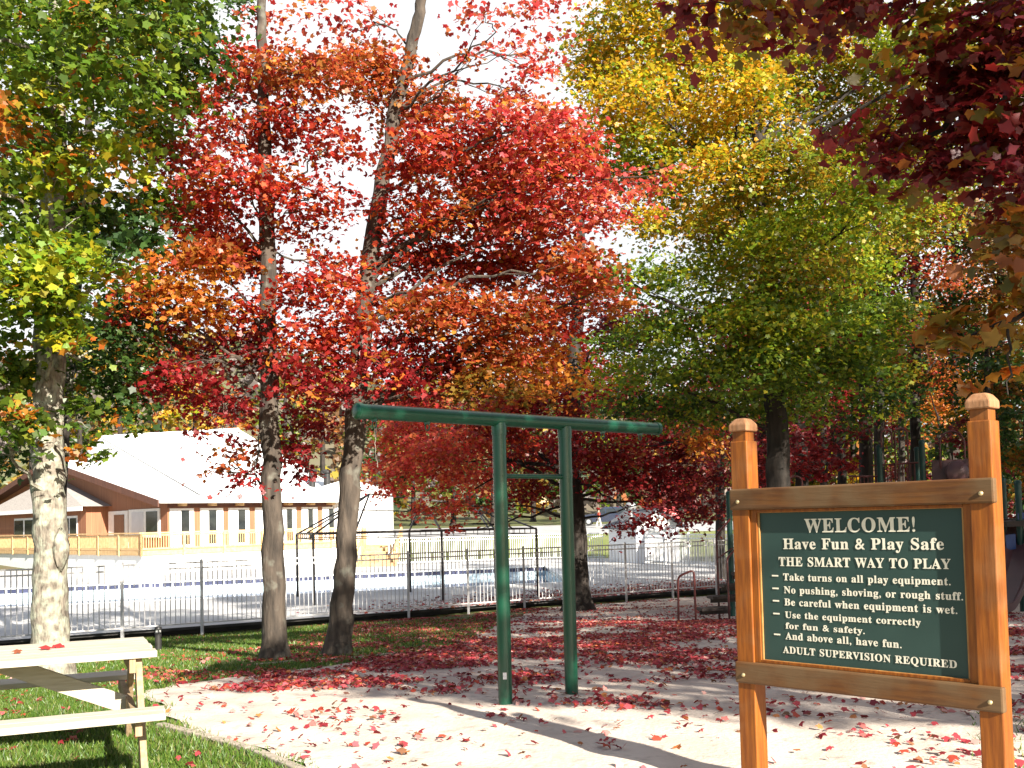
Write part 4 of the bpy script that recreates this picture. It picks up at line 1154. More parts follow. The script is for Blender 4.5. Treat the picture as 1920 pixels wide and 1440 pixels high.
    ring = [(-.30, .16), (-.27, .0), (-.15, -.06), (.15, -.06), (.27, .0), (.30, .16), (.26, .16), (.14, -.02), (-.14, -.02), (-.26, .16)]
    vs, fs = [], []
    for q in path:
        vs += [q + sd * u + np.array([0, 0, w]) for u, w in ring]
    k = len(ring)
    for i in range(len(path) - 1):
        fs += [(i * k + j, i * k + (j + 1) % k, (i + 1) * k + (j + 1) % k, (i + 1) * k + j) for j in range(k)]
    m.add(vs, fs); m.build('slide', M_MAROON, root, smooth=True, world=True)
playground()

# ================================================================== TREES
def in_view(P, m=30):
    x, y, d = proj(P)
    return (d > .3) & (x > -m) & (x < 1920 + m) & (y > -m) & (y < 1440 + m)
LITX = np.array([-9, -3.7, -3.6, -2.3, -1.2, -.36, .5, 1.2, 1.7, 2.5, 4.0, 9]); LITY = np.array([40, 40, 10.2, 9.35, 8.95, 8.55, 8.2, 7.75, 7.5, 6.9, 5.6, 5.0])
def not_on_sunny_ground(P, z0=0.0):
    """False for leaves whose shadow would fall on the sunlit front strip of sand, the sign or the table"""
    k = (P[:, 2] - z0) / TOSUN[2]
    gx, gy = P[:, 0] - TOSUN[0] * k, P[:, 1] - TOSUN[1] * k
    lim = np.interp(gx, LITX, LITY) + rng.normal(size=len(P)) * .10
    return (gy > lim) | (rng.random(len(P)) < .015)

# --- sugar maple at the left
SM = tree('maple_tree', 'green maple with pale lichened trunk right behind the picnic table', [(97, 1245, 11.6, .20), (96, 1050, 11.6, .185), (92, 860, 11.65, .175), (90, 640, 11.7, .155), (98, 400, 11.8, .13), (104, 200, 11.9, .11), (108, -60, 12, .09)],
     [(60, 50, 150, 90, 'green'), (230, 40, 140, 90, 'green'), (345, 70, 75, 90, 'dgreen'), (300, 150, 70, 60, 'green', 1), (70, 165, 120, 55, 'ygreen'), (230, 170, 110, 60, 'green'), (20, 230, 80, 45, 'orange', .9, -.8), (95, 185, 60, 35, 'ygreen', .7, -.9),
      (30, 330, 110, 70, 'green'), (170, 300, 90, 42, 'ygreen', 1, -.9), (235, 300, 50, 40, 'ygreen', .5, -1), (270, 260, 60, 50, 'green'), (80, 400, 110, 60, 'green'), (210, 400, 90, 60, 'dgreen'), (265, 370, 60, 50, 'green', .8), (50, 500, 130, 70, 'ygreen', 1.1, -1.2), (165, 500, 80, 50, 'ygreen', 1.1, -1),
      (40, 590, 110, 55, 'green', 1, -.8), (125, 610, 60, 40, 'ygreen', .9, -.9), (260, 450, 50, 50, 'dgreen', .8), (60, 690, 60, 60, 'green', .8), (0, 700, 60, 70, 'green'), (200, 660, 90, 70, 'dgreen', .9, .9), (250, 620, 60, 70, 'dgreen', .8, 1.2), (225, 740, 60, 55, 'dgreen', .8, .7),
      (150, 780, 50, 45, 'green', .8), (185, 845, 45, 22, 'green', .7), (25, 790, 55, 60, 'green', .9), (10, 865, 60, 35, 'dgreen', .9), (150, 845, 22, 22, 'orange', .6, -.5), (60, 780, 40, 30, 'green', .6), (140, 700, 30, 50, 'green', .5),
      (100, 60, 70, 60, 'green', .9, -.8), (95, 250, 70, 50, 'green', 1, -.8), (90, 330, 60, 50, 'ygreen', .9, -.8), (95, 430, 70, 50, 'green', 1, -.8), (85, 520, 60, 50, 'green', .9, -.8), (110, 130, 60, 40, 'green', .9, -.8), (-120, 60, 130, 150, 'green', .8), (-130, 350, 130, 150, 'green', .8), (-120, 620, 110, 130, 'green', .8), (120, -90, 200, 80, 'green', .8), (330, -40, 120, 70, 'green', .8)],
     .088, M_BARK_PALE, depth=1.5, spray=.38, dens=3.2, tint=('orange', .05), limb_r=.03)
def knot():
    c = at(113, 1032, 11.50); m = MB(); m.lathe([(.01, -.24), (.05, -.18), (.085, -.06), (.095, .04), (.065, .15), (.02, .23), (.005, .25)], tuple(c), 14)
    m.v = [tuple(np.array(v) + rng.normal(size=3) * .006) for v in m.v]
    m.build('trunk_burl', M_BARK_PALE, SM, smooth=True, world=True)
knot()
tree('maple_tree', 'slender dark trunked green maple half hidden behind the green maple', [(104, 1180, 19.5, .12), (118, 800, 19.6, .11), (150, 500, 19.8, .09), (170, 230, 20, .08), (170, 0, 20, .06)],
     [(190, 90, 130, 90, 'dgreen'), (270, 230, 90, 60, 'dgreen'), (180, 430, 110, 70, 'dgreen'), (110, 330, 90, 60, 'dgreen'), (255, 560, 80, 60, 'dgreen'), (150, 600, 100, 60, 'dgreen', .8), (240, 690, 60, 60, 'dgreen', .7), (330, 40, 90, 70, 'dgreen'), (60, 500, 90, 80, 'dgreen'), (40, 250, 90, 80, 'dgreen')],
     .11, M_BARK_DARK, depth=1.2, dens=2.9)

# --- two red maples in the grass before the fence
tree('red_maple', 'straight red maple with grey trunk rising from the leaf strewn grass', [(515, 1232, 13.6, .150), (513, 1000, 13.6, .135), (506, 760, 13.7, .125), (503, 520, 13.8, .11), (494, 250, 13.9, .09), (492, 60, 14, .07), (490, -80, 14.1, .05)],
     [(480, 110, 95, 36, 'red'), (570, 140, 120, 44, 'rust'), (655, 120, 80, 34, 'rust', .9), (410, 175, 60, 36, 'red', .8), (350, 205, 60, 34, 'red', .6), (330, 295, 80, 32, 'red'), (440, 250, 90, 36, 'red', .9), (560, 230, 100, 44, 'red', .9), (620, 270, 60, 40, 'red', .6), (450, 330, 120, 46, 'red', 1.1), (340, 370, 70, 40, 'red', .8), (590, 360, 80, 44, 'red', .7),
      (400, 420, 110, 44, 'red', 1.2), (330, 500, 110, 44, 'orange', 1.1, -1.2), (400, 480, 70, 34, 'rust', 1, -1.2), (470, 490, 90, 40, 'red', 1.1), (265, 545, 60, 30, 'red', 1, -1), (250, 600, 50, 22, 'red', .8, -.8), (330, 565, 90, 36, 'orange', 1, -1.2), (410, 590, 90, 32, 'red', 1.1), (560, 420, 50, 40, 'red', .6), (590, 540, 90, 42, 'red', 1.1), (640, 500, 60, 40, 'red', .6),
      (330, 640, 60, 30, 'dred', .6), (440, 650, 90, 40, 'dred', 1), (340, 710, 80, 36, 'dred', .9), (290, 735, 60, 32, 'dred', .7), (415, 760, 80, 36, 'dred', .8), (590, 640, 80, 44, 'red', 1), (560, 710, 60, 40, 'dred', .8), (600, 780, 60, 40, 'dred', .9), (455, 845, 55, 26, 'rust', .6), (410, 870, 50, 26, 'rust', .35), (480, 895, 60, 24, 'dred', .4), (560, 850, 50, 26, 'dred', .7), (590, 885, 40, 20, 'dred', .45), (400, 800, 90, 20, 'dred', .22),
      (520, 30, 60, 30, 'pink', .25), (610, 30, 80, 40, 'pink', .25), (440, 20, 50, 30, 'dgreen', .35)],
     .074, M_BARK_GREY, depth=1.0, spray=.36, dens=3.7, tint=('orange', .10), limb_r=.022)
tree('red_maple', 'leaning red maple whose tall trunk tilts right behind the beam end', [(632, 1222, 14.0, .150), (652, 1010, 14.0, .140), (665, 800, 14.1, .145), (686, 540, 14.2, .125), (724, 290, 14.3, .105), (768, 100, 14.4, .085), (795, -10, 14.5, .075), (805, -90, 14.5, .06)],
     [(700, 130, 90, 40, 'rust'), (770, 190, 110, 44, 'rust'), (850, 240, 90, 44, 'red', .9), (780, 290, 90, 40, 'red', .9), (870, 320, 120, 46, 'rust', 1), (960, 240, 110, 50, 'pink', .9), (1040, 240, 80, 44, 'pink', .9), (1050, 320, 100, 60, 'pink', 1), (960, 340, 110, 60, 'pink', 1), (880, 400, 130, 50, 'rust', 1), (1000, 420, 120, 50, 'pink', 1.1), (1100, 390, 90, 44, 'pink', .9), (1190, 350, 80, 22, 'pink', .5), (1230, 330, 50, 18, 'pink', .3),
      (770, 400, 80, 44, 'red', .8), (770, 480, 90, 46, 'red', .9), (880, 500, 120, 46, 'red', 1.1), (1000, 510, 110, 46, 'red', 1), (1080, 500, 70, 44, 'rust', .9), (1120, 545, 60, 30, 'rust', .7), (1180, 575, 36, 20, 'orange', .5), (720, 570, 70, 40, 'red', .9), (820, 580, 120, 46, 'rust', 1.1), (930, 590, 120, 46, 'rust', 1.1), (1030, 590, 80, 44, 'red', .9), (790, 660, 120, 44, 'dred', 1.1), (900, 660, 110, 44, 'rust', 1.1), (1000, 660, 80, 40, 'orange', .9), (1040, 710, 60, 36, 'orange', .8), (920, 720, 110, 34, 'dorange', 1), (820, 720, 90, 34, 'dred', 1), (730, 700, 70, 44, 'dred', 1), (640, 620, 60, 44, 'red', .9), (620, 720, 60, 36, 'dred', .8),
      (930, 60, 110, 40, 'pink', .25), (1000, 110, 60, 50, 'pink', .3), (700, 40, 70, 34, 'pink', .22), (860, 130, 60, 44, 'pink', .15), (1020, 20, 60, 30, 'pink', .4), (960, 170, 60, 40, 'pink', .3)],
     .074, M_BARK_GREY, depth=1.1, spray=.36, dens=3.8, tint=('orange', .08), limb_r=.022)
# --- red maple at the fence behind the swing frame
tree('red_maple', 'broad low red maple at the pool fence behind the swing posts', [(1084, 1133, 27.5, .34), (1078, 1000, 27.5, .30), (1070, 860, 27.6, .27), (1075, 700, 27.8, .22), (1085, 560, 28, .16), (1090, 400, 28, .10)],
     [(760, 815, 80, 40, 'sunlit_red'), (850, 840, 100, 40, 'sunlit_red', 1.1), (780, 870, 90, 30, 'sunlit_red', 1), (880, 890, 80, 30, 'sunlit_red', 1), (740, 905, 50, 22, 'sunlit_red', .8), (820, 950, 70, 20, 'sunlit_red', .6), (885, 950, 50, 18, 'sunlit_red', .6), (850, 985, 22, 12, 'sunlit_red', .5), (740, 760, 80, 34, 'red', .9), (840, 780, 100, 30, 'sunlit_red', 1), (940, 800, 80, 40, 'red', 1), (1000, 850, 80, 40, 'dred', 1.1), (990, 920, 60, 30, 'dred', .8), (1030, 770, 70, 50, 'dred', 1), (950, 740, 90, 40, 'red', .9),
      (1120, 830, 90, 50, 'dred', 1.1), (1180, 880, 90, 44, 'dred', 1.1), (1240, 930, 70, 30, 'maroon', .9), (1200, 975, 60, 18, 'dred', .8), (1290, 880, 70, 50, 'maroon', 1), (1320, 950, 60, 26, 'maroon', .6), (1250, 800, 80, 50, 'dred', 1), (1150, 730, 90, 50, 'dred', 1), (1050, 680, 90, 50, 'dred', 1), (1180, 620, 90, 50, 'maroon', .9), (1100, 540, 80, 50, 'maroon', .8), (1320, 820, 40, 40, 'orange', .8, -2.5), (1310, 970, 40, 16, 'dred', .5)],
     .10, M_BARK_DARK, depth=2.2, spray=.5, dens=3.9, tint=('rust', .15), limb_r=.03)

# --- golden green maple
tree('golden_maple', 'tall maple turning gold above and green below, right of the reds', [(1462, 1150, 17.5, .22), (1460, 900, 17.5, .20), (1452, 700, 17.6, .17), (1440, 480, 17.7, .13), (1420, 260, 17.8, .10), (1400, 60, 17.9, .07), (1390, -60, 18, .05)],
     [(1130, 90, 66, 60, 'gold', .9), (1110, 150, 60, 50, 'gold', .8), (1200, 60, 90, 60, 'gold', .9), (1180, 170, 90, 60, 'gold', 1), (1250, 150, 90, 60, 'gold', 1), (1320, 80, 100, 70, 'gold', .9), (1420, 80, 90, 70, 'olive', .9), (1150, 235, 80, 36, 'gold', .9), (1190, 280, 110, 34, 'ygreen', 1), (1300, 250, 110, 60, 'gold', 1), (1420, 210, 110, 70, 'olive', 1), (1530, 150, 100, 70, 'olive', 1), (1540, 60, 100, 60, 'gold', .9),
      (1240, 335, 90, 34, 'ygreen', 1), (1170, 330, 70, 30, 'green', .9), (1350, 330, 120, 50, 'gold', 1), (1480, 310, 110, 60, 'olive', 1), (1580, 270, 80, 60, 'olive', .9), (1290, 410, 110, 40, 'gold', 1), (1400, 420, 130, 46, 'olive', 1.1), (1520, 410, 110, 54, 'ygreen', 1), (1210, 400, 50, 30, 'gold', .6), (1240, 510, 80, 32, 'green', .9), (1350, 500, 130, 44, 'ygreen', 1.1), (1480, 510, 120, 50, 'olive', 1.1), (1590, 490, 80, 60, 'ygreen', .9),
      (1310, 590, 130, 44, 'green', 1.1), (1430, 600, 130, 44, 'ygreen', 1.1), (1550, 590, 110, 54, 'green', 1), (1220, 620, 70, 30, 'green', .8), (1180, 700, 100, 30, 'ygreen', .9), (1280, 680, 110, 40, 'green', 1.1), (1410, 690, 130, 44, 'green', 1.1), (1530, 680, 110, 44, 'green', 1), (1230, 760, 110, 30, 'dgreen', 1), (1340, 760, 110, 36, 'green', 1), (1460, 750, 110, 40, 'green', .9), (1590, 690, 90, 50, 'green', .9), (1640, 600, 80, 60, 'green', .9), (1160, 520, 50, 26, 'green', .6), (1130, 640, 50, 26, 'green', .7), (1590, 390, 70, 50, 'olive', .8), (1160, 20, 70, 40, 'gold', .6),
      (1650, 140, 110, 70, 'olive', 1), (1720, 60, 100, 60, 'ygreen', .9), (1680, 250, 100, 60, 'olive', 1), (1640, 370, 90, 60, 'ygreen', .9), (1720, 400, 80, 60, 'olive', .8), (1830, 120, 110, 70, 'olive', .7), (1800, 300, 90, 60, 'olive', .7), (1380, 160, 90, 60, 'gold', 1, -1.4), (1420, 320, 80, 50, 'olive', .9, -1.4), (1440, 440, 70, 50, 'ygreen', .9, -1.4), (1455, 560, 80, 40, 'green', .9, -1.4), (1450, 650, 90, 40, 'green', .9, -1.3), (1260, -40, 150, 50, 'gold', .8), (1450, -40, 130, 60, 'olive', .8), (1650, 760, 70, 40, 'dgreen', .8)],
     .074, M_BARK_DARK, depth=1.8, spray=.50, dens=3.8, tint=('ygreen', .30), limb_r=.026)

# --- wood at the right and back: each tree with its own crown
def back_tree(px, py, Y, r, lab, keys, top, width, low, group='wood trees behind the play structure', leaf=.13, dens=3.0, lean=0, name='wood_tree', n=15):
    tr = [(px, py, Y, r), (px + lean * .3, (py + low) / 2, Y, r * .9), (px + lean * .6, (low + top) / 2, Y, r * .65), (px + lean, top, Y, r * .25)]
    cl = []
    for i in range(n):
        f = (i + rng.uniform(.2, .8)) / n
        y = low + (top - low) * f
        w = width * (0.55 + .6 * math.sin(math.pi * min(1, f * .85 + .12)))
        cl.append((px + lean * f + rng.uniform(-1, 1) * w * .75, y, w * rng.uniform(.35, .6), abs(top - low) / n * rng.uniform(.9, 1.5), keys[rng.integers(len(keys))], 1.0))
    return tree(name, lab, tr, cl, leaf, M_BARK_DARK, dens=dens, group=group, shape='maple5', spray=.7, depth=1.8, limb_r=.03, twigs=1)
WG = 'wood trees behind the play structure'
back_tree(1503, 1080, 24, .17, 'maroon leaved tree just right of the golden maple, seen over the sign', ['maroon', 'dred', 'maroon'], 380, 120, 860, WG, .12, 3.2, n=22)
back_tree(1578, 1060, 28, .14, 'thin dark trunk with dull olive leaves, left in the wood', ['olive', 'dgreen', 'dred'], 250, 90, 740)
back_tree(1623, 1060, 27, .20, 'thickest black trunk of the wood under mixed red and olive leaves', ['dred', 'olive', 'maroon'], 180, 120, 720)
back_tree(1648, 1060, 26, .15, 'dark trunk beside the thickest one, with dark green leaves', ['dgreen', 'olive', 'green'], 330, 90, 730)
back_tree(1716, 1060, 29, .17, 'dark trunk behind the red arches with rusty brown leaves', ['rust', 'dgreen', 'maroon'], 280, 130, 720)
back_tree(1790, 1060, 33, .20, 'rust and orange tree deep in the wood, behind the right sign post', ['rust', 'orange', 'brown'], 380, 120, 800)
back_tree(1875, 1060, 27, .20, 'dark green tree at the edge of the wood beyond the right sign post', ['dgreen', 'dgreen', 'olive'], 420, 130, 880, n=18)
back_tree(1950, 1080, 24, .20, 'brown leaved tree at the far right edge of the wood', ['brown', 'dorange', 'dgreen'], 200, 120, 880, n=18)
back_tree(1430, 1050, 32, .18, 'deep red tree behind the golden maple trunk', ['dred', 'maroon', 'dred'], 520, 120, 900)
back_tree(1350, 1020, 38, .2, 'dark maroon tree beyond the right end of the pool fence', ['maroon', 'dred', 'dgreen'], 560, 120, 900)
back_tree(1690, 1040, 44, .2, 'sunlit yellow tree glimpsed deep between the wood trunks', ['gold', 'ygreen', 'ygreen'], 560, 120, 930, leaf=.26)
back_tree(1600, 1040, 46, .2, 'dull olive tree glimpsed deep behind the thin trunks', ['olive', 'dgreen', 'maroon'], 600, 110, 960, leaf=.22)
back_tree(1520, 1040, 48, .2, 'dark green tree deep behind the maroon one', ['dgreen', 'olive'], 560, 120, 930, leaf=.26)
back_tree(1820, 1040, 46, .2, 'dark olive tree deep behind the maroon play panel', ['olive', 'dgreen', 'dgreen'], 600, 140, 960, leaf=.22)
back_tree(1545, 1060, 22, .10, 'low maroon tree whose leaves hang just above the sign rail', ['maroon', 'maroon', 'dred'], 680, 80, 900, WG, .11, 3.4, n=16)
back_tree(1850, 1060, 23, .12, 'dark low leaved tree close behind the right sign post', ['dgreen', 'maroon', 'dgreen'], 620, 70, 930, WG, .12, 3.0, n=16)
back_tree(1690, 1040, 38, .15, 'dark thin tree between the golden one and the play posts', ['dgreen', 'olive', 'maroon'], 620, 60, 860, WG, .15, 2.6, n=14)
back_tree(1925, 1060, 36, .2, 'low dark green tree at the right edge behind the slide', ['dgreen', 'dgreen', 'maroon'], 600, 110, 1010, leaf=.2, n=18)
back_tree(1760, 1060, 40, .2, 'low brown and green tree behind the play structure posts', ['dgreen', 'brown', 'maroon'], 640, 100, 1000, leaf=.2, n=16)
BG = 'trees beyond the car park'
for px, top, w, keys, lab in ((705, 780, 60, ['dgreen', 'green'], 'dark green tree beside the white end wall of the lodge'), (775, 740, 70, ['dgreen', 'olive'], 'green tree behind the left half of the bare canopy frame'), (850, 760, 70, ['green', 'dgreen'], 'mid green tree behind the pink leaves of the fence maple'),
                              (925, 730, 75, ['dgreen', 'dgreen'], 'dark tree seen left of the near swing post'), (1000, 720, 80, ['dgreen', 'green'], 'dark tree seen between the two swing posts'), (1085, 740, 60, ['ygreen', 'green'], 'pale green drooping tree left of the parked blue car'),
                              (1160, 720, 80, ['dgreen', 'dgreen'], 'dark green tree right behind the parked blue car'), (1240, 700, 80, ['dgreen', 'maroon'], 'dark tree behind the roof vents of the white shed'), (1320, 700, 80, ['dgreen', 'dred'], 'dark mixed tree right of the white shed'), (1400, 690, 90, ['dgreen', 'olive'], 'dark olive tree behind the left sign post')):
    back_tree(px, 985 - (px - 960) * .02, 112 + (px % 7) * 3, .35, lab, keys, top, w, 955, BG, .6, 2.2, name='background_tree', n=13)
LG = 'autumn trees behind the lodge'
for px, top, w, keys, lab in ((225, 690, 50, ['gold', 'ygreen'], 'yellow tree behind the left end of the lodge ridge'), (300, 715, 55, ['gold', 'dgreen'], 'gold and green tree above the middle of the lodge roof'), (365, 730, 45, ['ygreen', 'gold'], 'yellow green tree above the right end of the lodge ridge'),
                              (440, 735, 50, ['orange', 'rust'], 'orange tree behind the sloping right edge of the lodge roof'), (535, 700, 60, ['ygreen', 'green'], 'pale green tree right of the straight red maple trunk'), (605, 760, 50, ['brown', 'olive'], 'brownish tree behind the far end of the lodge'), (150, 680, 60, ['dgreen', 'olive'], 'dark tree behind the lodge, left of the yellow ones'), (60, 680, 70, ['dgreen', 'gold'], 'dark tree behind the lodge gable, at the left edge')):
    back_tree(px, 960, 96, .3, lab, keys, top, w, 850, LG, .5, 1.9, name='autumn_tree', n=12)

# --- overhanging dark maple: trunk out of the picture at the right, boughs across the top right
A_ = tree('overhanging_maple', 'dark red maple whose near boughs hang across the top right', [(2350, 1440, 6.6, .22), (2330, 900, 6.6, .20), (2300, 300, 6.7, .18), (2280, -300, 6.8, .14), (2260, -900, 6.9, .08)],
     [(1860, 150, 110, 90, 'maroon', 1.1, 5.6), (1900, 60, 110, 60, 'maroon', 1, 5.4), (1760, 210, 90, 60, 'maroon', 1, 5.8), (1880, 260, 90, 70, 'maroon', 1.1, 5.4), (1810, 290, 90, 44, 'maroon', 1, 5.6), (1700, 270, 80, 44, 'maroon', .9, 6), (1720, 320, 60, 40, 'maroon', .7, 5.8), (1640, 320, 50, 22, 'maroon', .5, 6), (1870, 340, 60, 40, 'maroon', .8, 5.3),
      (1800, 20, 120, 36, 'olive', .8, 5.6), (1660, 8, 110, 26, 'maroon', .9, 5.8), (1520, 0, 90, 26, 'maroon', .8, 5.4), (1420, 14, 70, 34, 'dorange', .7, 5.2), (1310, 8, 90, 26, 'maroon', .8, 5.2), (1220, -6, 60, 20, 'maroon', .6, 5.2), (1390, 60, 34, 26, 'dorange', .5, 5.2), (1600, 40, 50, 24, 'olive', .6, 5.8), (1700, 60, 60, 30, 'olive', .5, 6.2),
      (1740, 120, 90, 40, 'maroon', .6, 5.7), (1640, 250, 70, 30, 'maroon', .5, 5.9), (1890, 180, 90, 60, 'dred', .8, 5.2), (1800, 90, 90, 50, 'maroon', .7, 5.5), (1580, 22, 80, 30, 'maroon', .8, 5.5), (1470, 30, 70, 26, 'maroon', .7, 5.3), (1910, 400, 50, 60, 'maroon', .6, 5.2), (1950, 440, 90, 90, 'dorange', .8, 5.2), (2050, 250, 130, 160, 'maroon', .8, 5.5), (2000, 0, 150, 120, 'maroon', .8, 5.4), (1700, -80, 200, 70, 'maroon', .6, 5.6), (1400, -90, 200, 60, 'maroon', .5, 5.3)],
     .070, M_BARK_DARK, dens=4.0, spray=.28, limbs=False, absd=True, boughs=[[(2290, 0, 6.6, .07), (2100, 40, 6, .05), (1920, 110, 5.6, .032), (1790, 220, 5.8, .018), (1640, 325, 6, .006)], [(1930, 105, 5.6, .02), (1850, 250, 5.5, .012), (1830, 340, 5.4, .004)], [(2285, -150, 6.6, .06), (2000, -90, 5.7, .03), (1750, -20, 5.6, .016), (1500, 0, 5.4, .010), (1300, 8, 5.2, .004)], [(1760, -18, 5.6, .010), (1690, 50, 5.9, .003)], [(1860, 165, 5.6, .012), (1740, 160, 5.8, .008), (1650, 250, 6, .003)]], tint=('dorange', .22), keep=not_on_sunny_ground)
B_ = tree('orange_maple', 'near maple bough of dull orange leaves hanging at the right edge', [(2420, 1440, 5.6, .14), (2400, 1000, 5.6, .13), (2300, 500, 5.5, .10), (2200, 200, 5.4, .06)],
     [(1890, 430, 34, 70, 'dorange', .8, 4.9), (1900, 560, 40, 50, 'dorange', .8, 4.9), (1800, 620, 60, 26, 'dorange', .7, 5.0), (1870, 650, 54, 40, 'dorange', 1, 4.8), (1740, 640, 40, 20, 'dorange', .6, 5.1), (1890, 740, 34, 40, 'olive', .8, 4.8), (1850, 690, 50, 30, 'orange', .6, 4.9), (1910, 790, 24, 24, 'olive', .7, 4.7), (1980, 600, 60, 130, 'dorange', .6, 5.0)],
     .080, M_BARK_DARK, dens=4.2, spray=.2, limbs=False, absd=True, boughs=[[(2290, 450, 5.5, .05), (2000, 520, 5.1, .02), (1880, 620, 4.9, .010), (1700, 650, 5.1, .004)], [(1960, 540, 5.05, .012), (1890, 450, 4.9, .004)], [(1890, 610, 4.9, .008), (1890, 740, 4.8, .003)]], keep=not_on_sunny_ground)

# --- unseen maples added for their shade, crowns shaped to darken sand and wood
def shade_tree(base, targets, lab):
    g = float(gz(*base))
    root = thing('added_shade_maple', (base[0], base[1], g), lab, 'tree', 'unseen maples added to shade the sand and the wood')
    tb = MB(); path = noise_path([(base[0], base[1], g - .1), (base[0], base[1], 3), (base[0] - .2, base[1] + .2, 6.5), (base[0] - .4, base[1], 10)], .015, 6)
    bark_tube(tb, path, np.interp(np.linspace(0, 1, len(path)), [0, 1], [.26, .06]), 12); tb.build('trunk', M_BARK_DARK, root, smooth=True, world=True)
    AP, AN, AS, AC = [], [], [], []
    bb = MB()
    for tx, ty, z, r, dn in targets:
        k = z / TOSUN[2]; c = np.array([tx + TOSUN[0] * k, ty + TOSUN[1] * k, z])
        p, nr, sz, col, sc = clump_leaves(c, np.array([r, r, r * .6]), math.pi * r * r * .8, .14, 'red' if rng.random() < .6 else 'rust', dn, .5)
        AP.append(p); AN.append(nr); AS.append(sz); AC.append(col)
        j = int(np.argmin(np.abs(path[:, 2] - (z - 1.5)))); lp = noise_path([path[j], path[j] * .5 + c * .5 + (0, 0, .3), c], .03, 5); bark_tube(bb, lp, np.linspace(.06, .012, len(lp)), 6, .03)
    AP, AN, AS, AC = (np.concatenate(x) for x in (AP, AN, AS, AC))
    k = not_on_sunny_ground(AP) & ~in_view(AP, 60)
    bb.build('branches', M_BARK_DARK, root, smooth=True, world=True)
    leaves('crown', AP[k], AN[k], AS[k], AC[k], M_LEAF, 'maple5', root)
T1, T2 = [], []
for tx in np.arange(-6.5, 6.6, 1.2):
    for ty in np.arange(8.2, 26.5, 1.4):
        if tx < -3.4 and ty < 11.0: continue
        if ty < np.interp(tx, LITX[1:], LITY[1:]) - .6: continue
        z = rng.uniform(6.0, 9.0) if ty < 18 else rng.uniform(9, 13)
        if ty > 18 and rng.random() < .35: continue
        dn = 1.7 if rng.random() < .86 else .3
        (T1 if tx < 0 else T2).append((tx + rng.uniform(-.4, .4), ty + rng.uniform(-.4, .4), z, rng.uniform(.8, 1.15), dn))
T3 = []
for tx in np.arange(6.0, 17, 1.6):
    for ty in np.arange(10, 34, 1.7):
        T3.append((tx - (ty - 11) * .10 + rng.uniform(-.5, .5), ty + rng.uniform(-.5, .5), rng.uniform(6, 9) if rng.random() < .5 else rng.uniform(9, 15), rng.uniform(1.1, 1.5), 2.0 if rng.random() < .9 else .4))
shade_tree((17.5, 1.5), T3, 'unseen red maple added far right of the play structure to shade the wood')
T1 += [(-3.5, 11.7, 7.0, .9, 2.2), (-2.7, 11.3, 6.6, .8, 2.2), (-3.0, 12.2, 8.0, .9, 2.0), (-1.9, 12.4, 7.5, .9, 2.0)]
shade_tree((9.5, -1.5), T1, 'unseen red maple added behind the camera to shade the sand')
shade_tree((11.2, .5), T2, 'unseen red maple added right of the camera to shade the sand')

# ================================================================== GRASS
def grass():
    def blades(n, xr, yr, hmin, hmax, w, cond):
        x = rng.uniform(*xr, n); y = rng.uniform(*yr, n)
        k = cond(x, y); x, y = x[k], y[k]
        return x, y, rng.uniform(hmin, hmax, len(x)), np.full(len(x), w)
    def lawn(x, y):
        e = sand_left(y) - x
        thin = np.where((y > 13) & (x > -4.2), .35, 1.0)
        return (e > -.12 * rng.random(len(x))) & (rng.random(len(x)) < np.clip(.35 + e * 1.5, 0, 1) * thin)
    sets = [blades(90000, (-5.2, -.2), (4.6, 10.5), .025, .06, .006, lawn), blades(90000, (-10, -.4), (9.5, 20), .03, .07, .010, lambda x, y: lawn(x, y) & (y < fence_y(x) - .2)),
            blades(40000, (-13, 0), (16, 26), .04, .09, .018, lambda x, y: lawn(x, y) & (y < fence_y(x) - .3)),
            blades(5000, (2.2, 4.6), (4.3, 7.5), .03, .07, .007, lambda x, y: (x > 1.75 + (y - 4.3) * .5) & (rng.random(len(x)) < .4))]
    x, y, h, w = (np.concatenate(a) for a in zip(*sets)); n = len(x)
    z = gz(x, y)
    a = rng.uniform(0, 2 * math.pi, n); dx, dy = np.cos(a) * w, np.sin(a) * w
    lx_, ly_ = rng.normal(size=n) * h * .45, rng.normal(size=n) * h * .45
    V = np.stack([np.stack([x - dx, y - dy, z], 1), np.stack([x + dx, y + dy, z], 1), np.stack([x + lx_, y + ly_, z + h], 1)], 1).reshape(-1, 3)
    T = np.arange(3 * n).reshape(-1, 3)
    base = np.array([(.065, .13, .016), (.09, .165, .02), (.14, .19, .03), (.05, .105, .013), (.20, .19, .07)])
    c = base[rng.choice(5, n, p=[.3, .3, .2, .12, .08])] * rng.uniform(.75, 1.2, (n, 1))
    tag(raw_mesh('lawn_grass', V, T, M_GRASS, np.repeat(c, 3, 0)), kind='stuff')
grass()

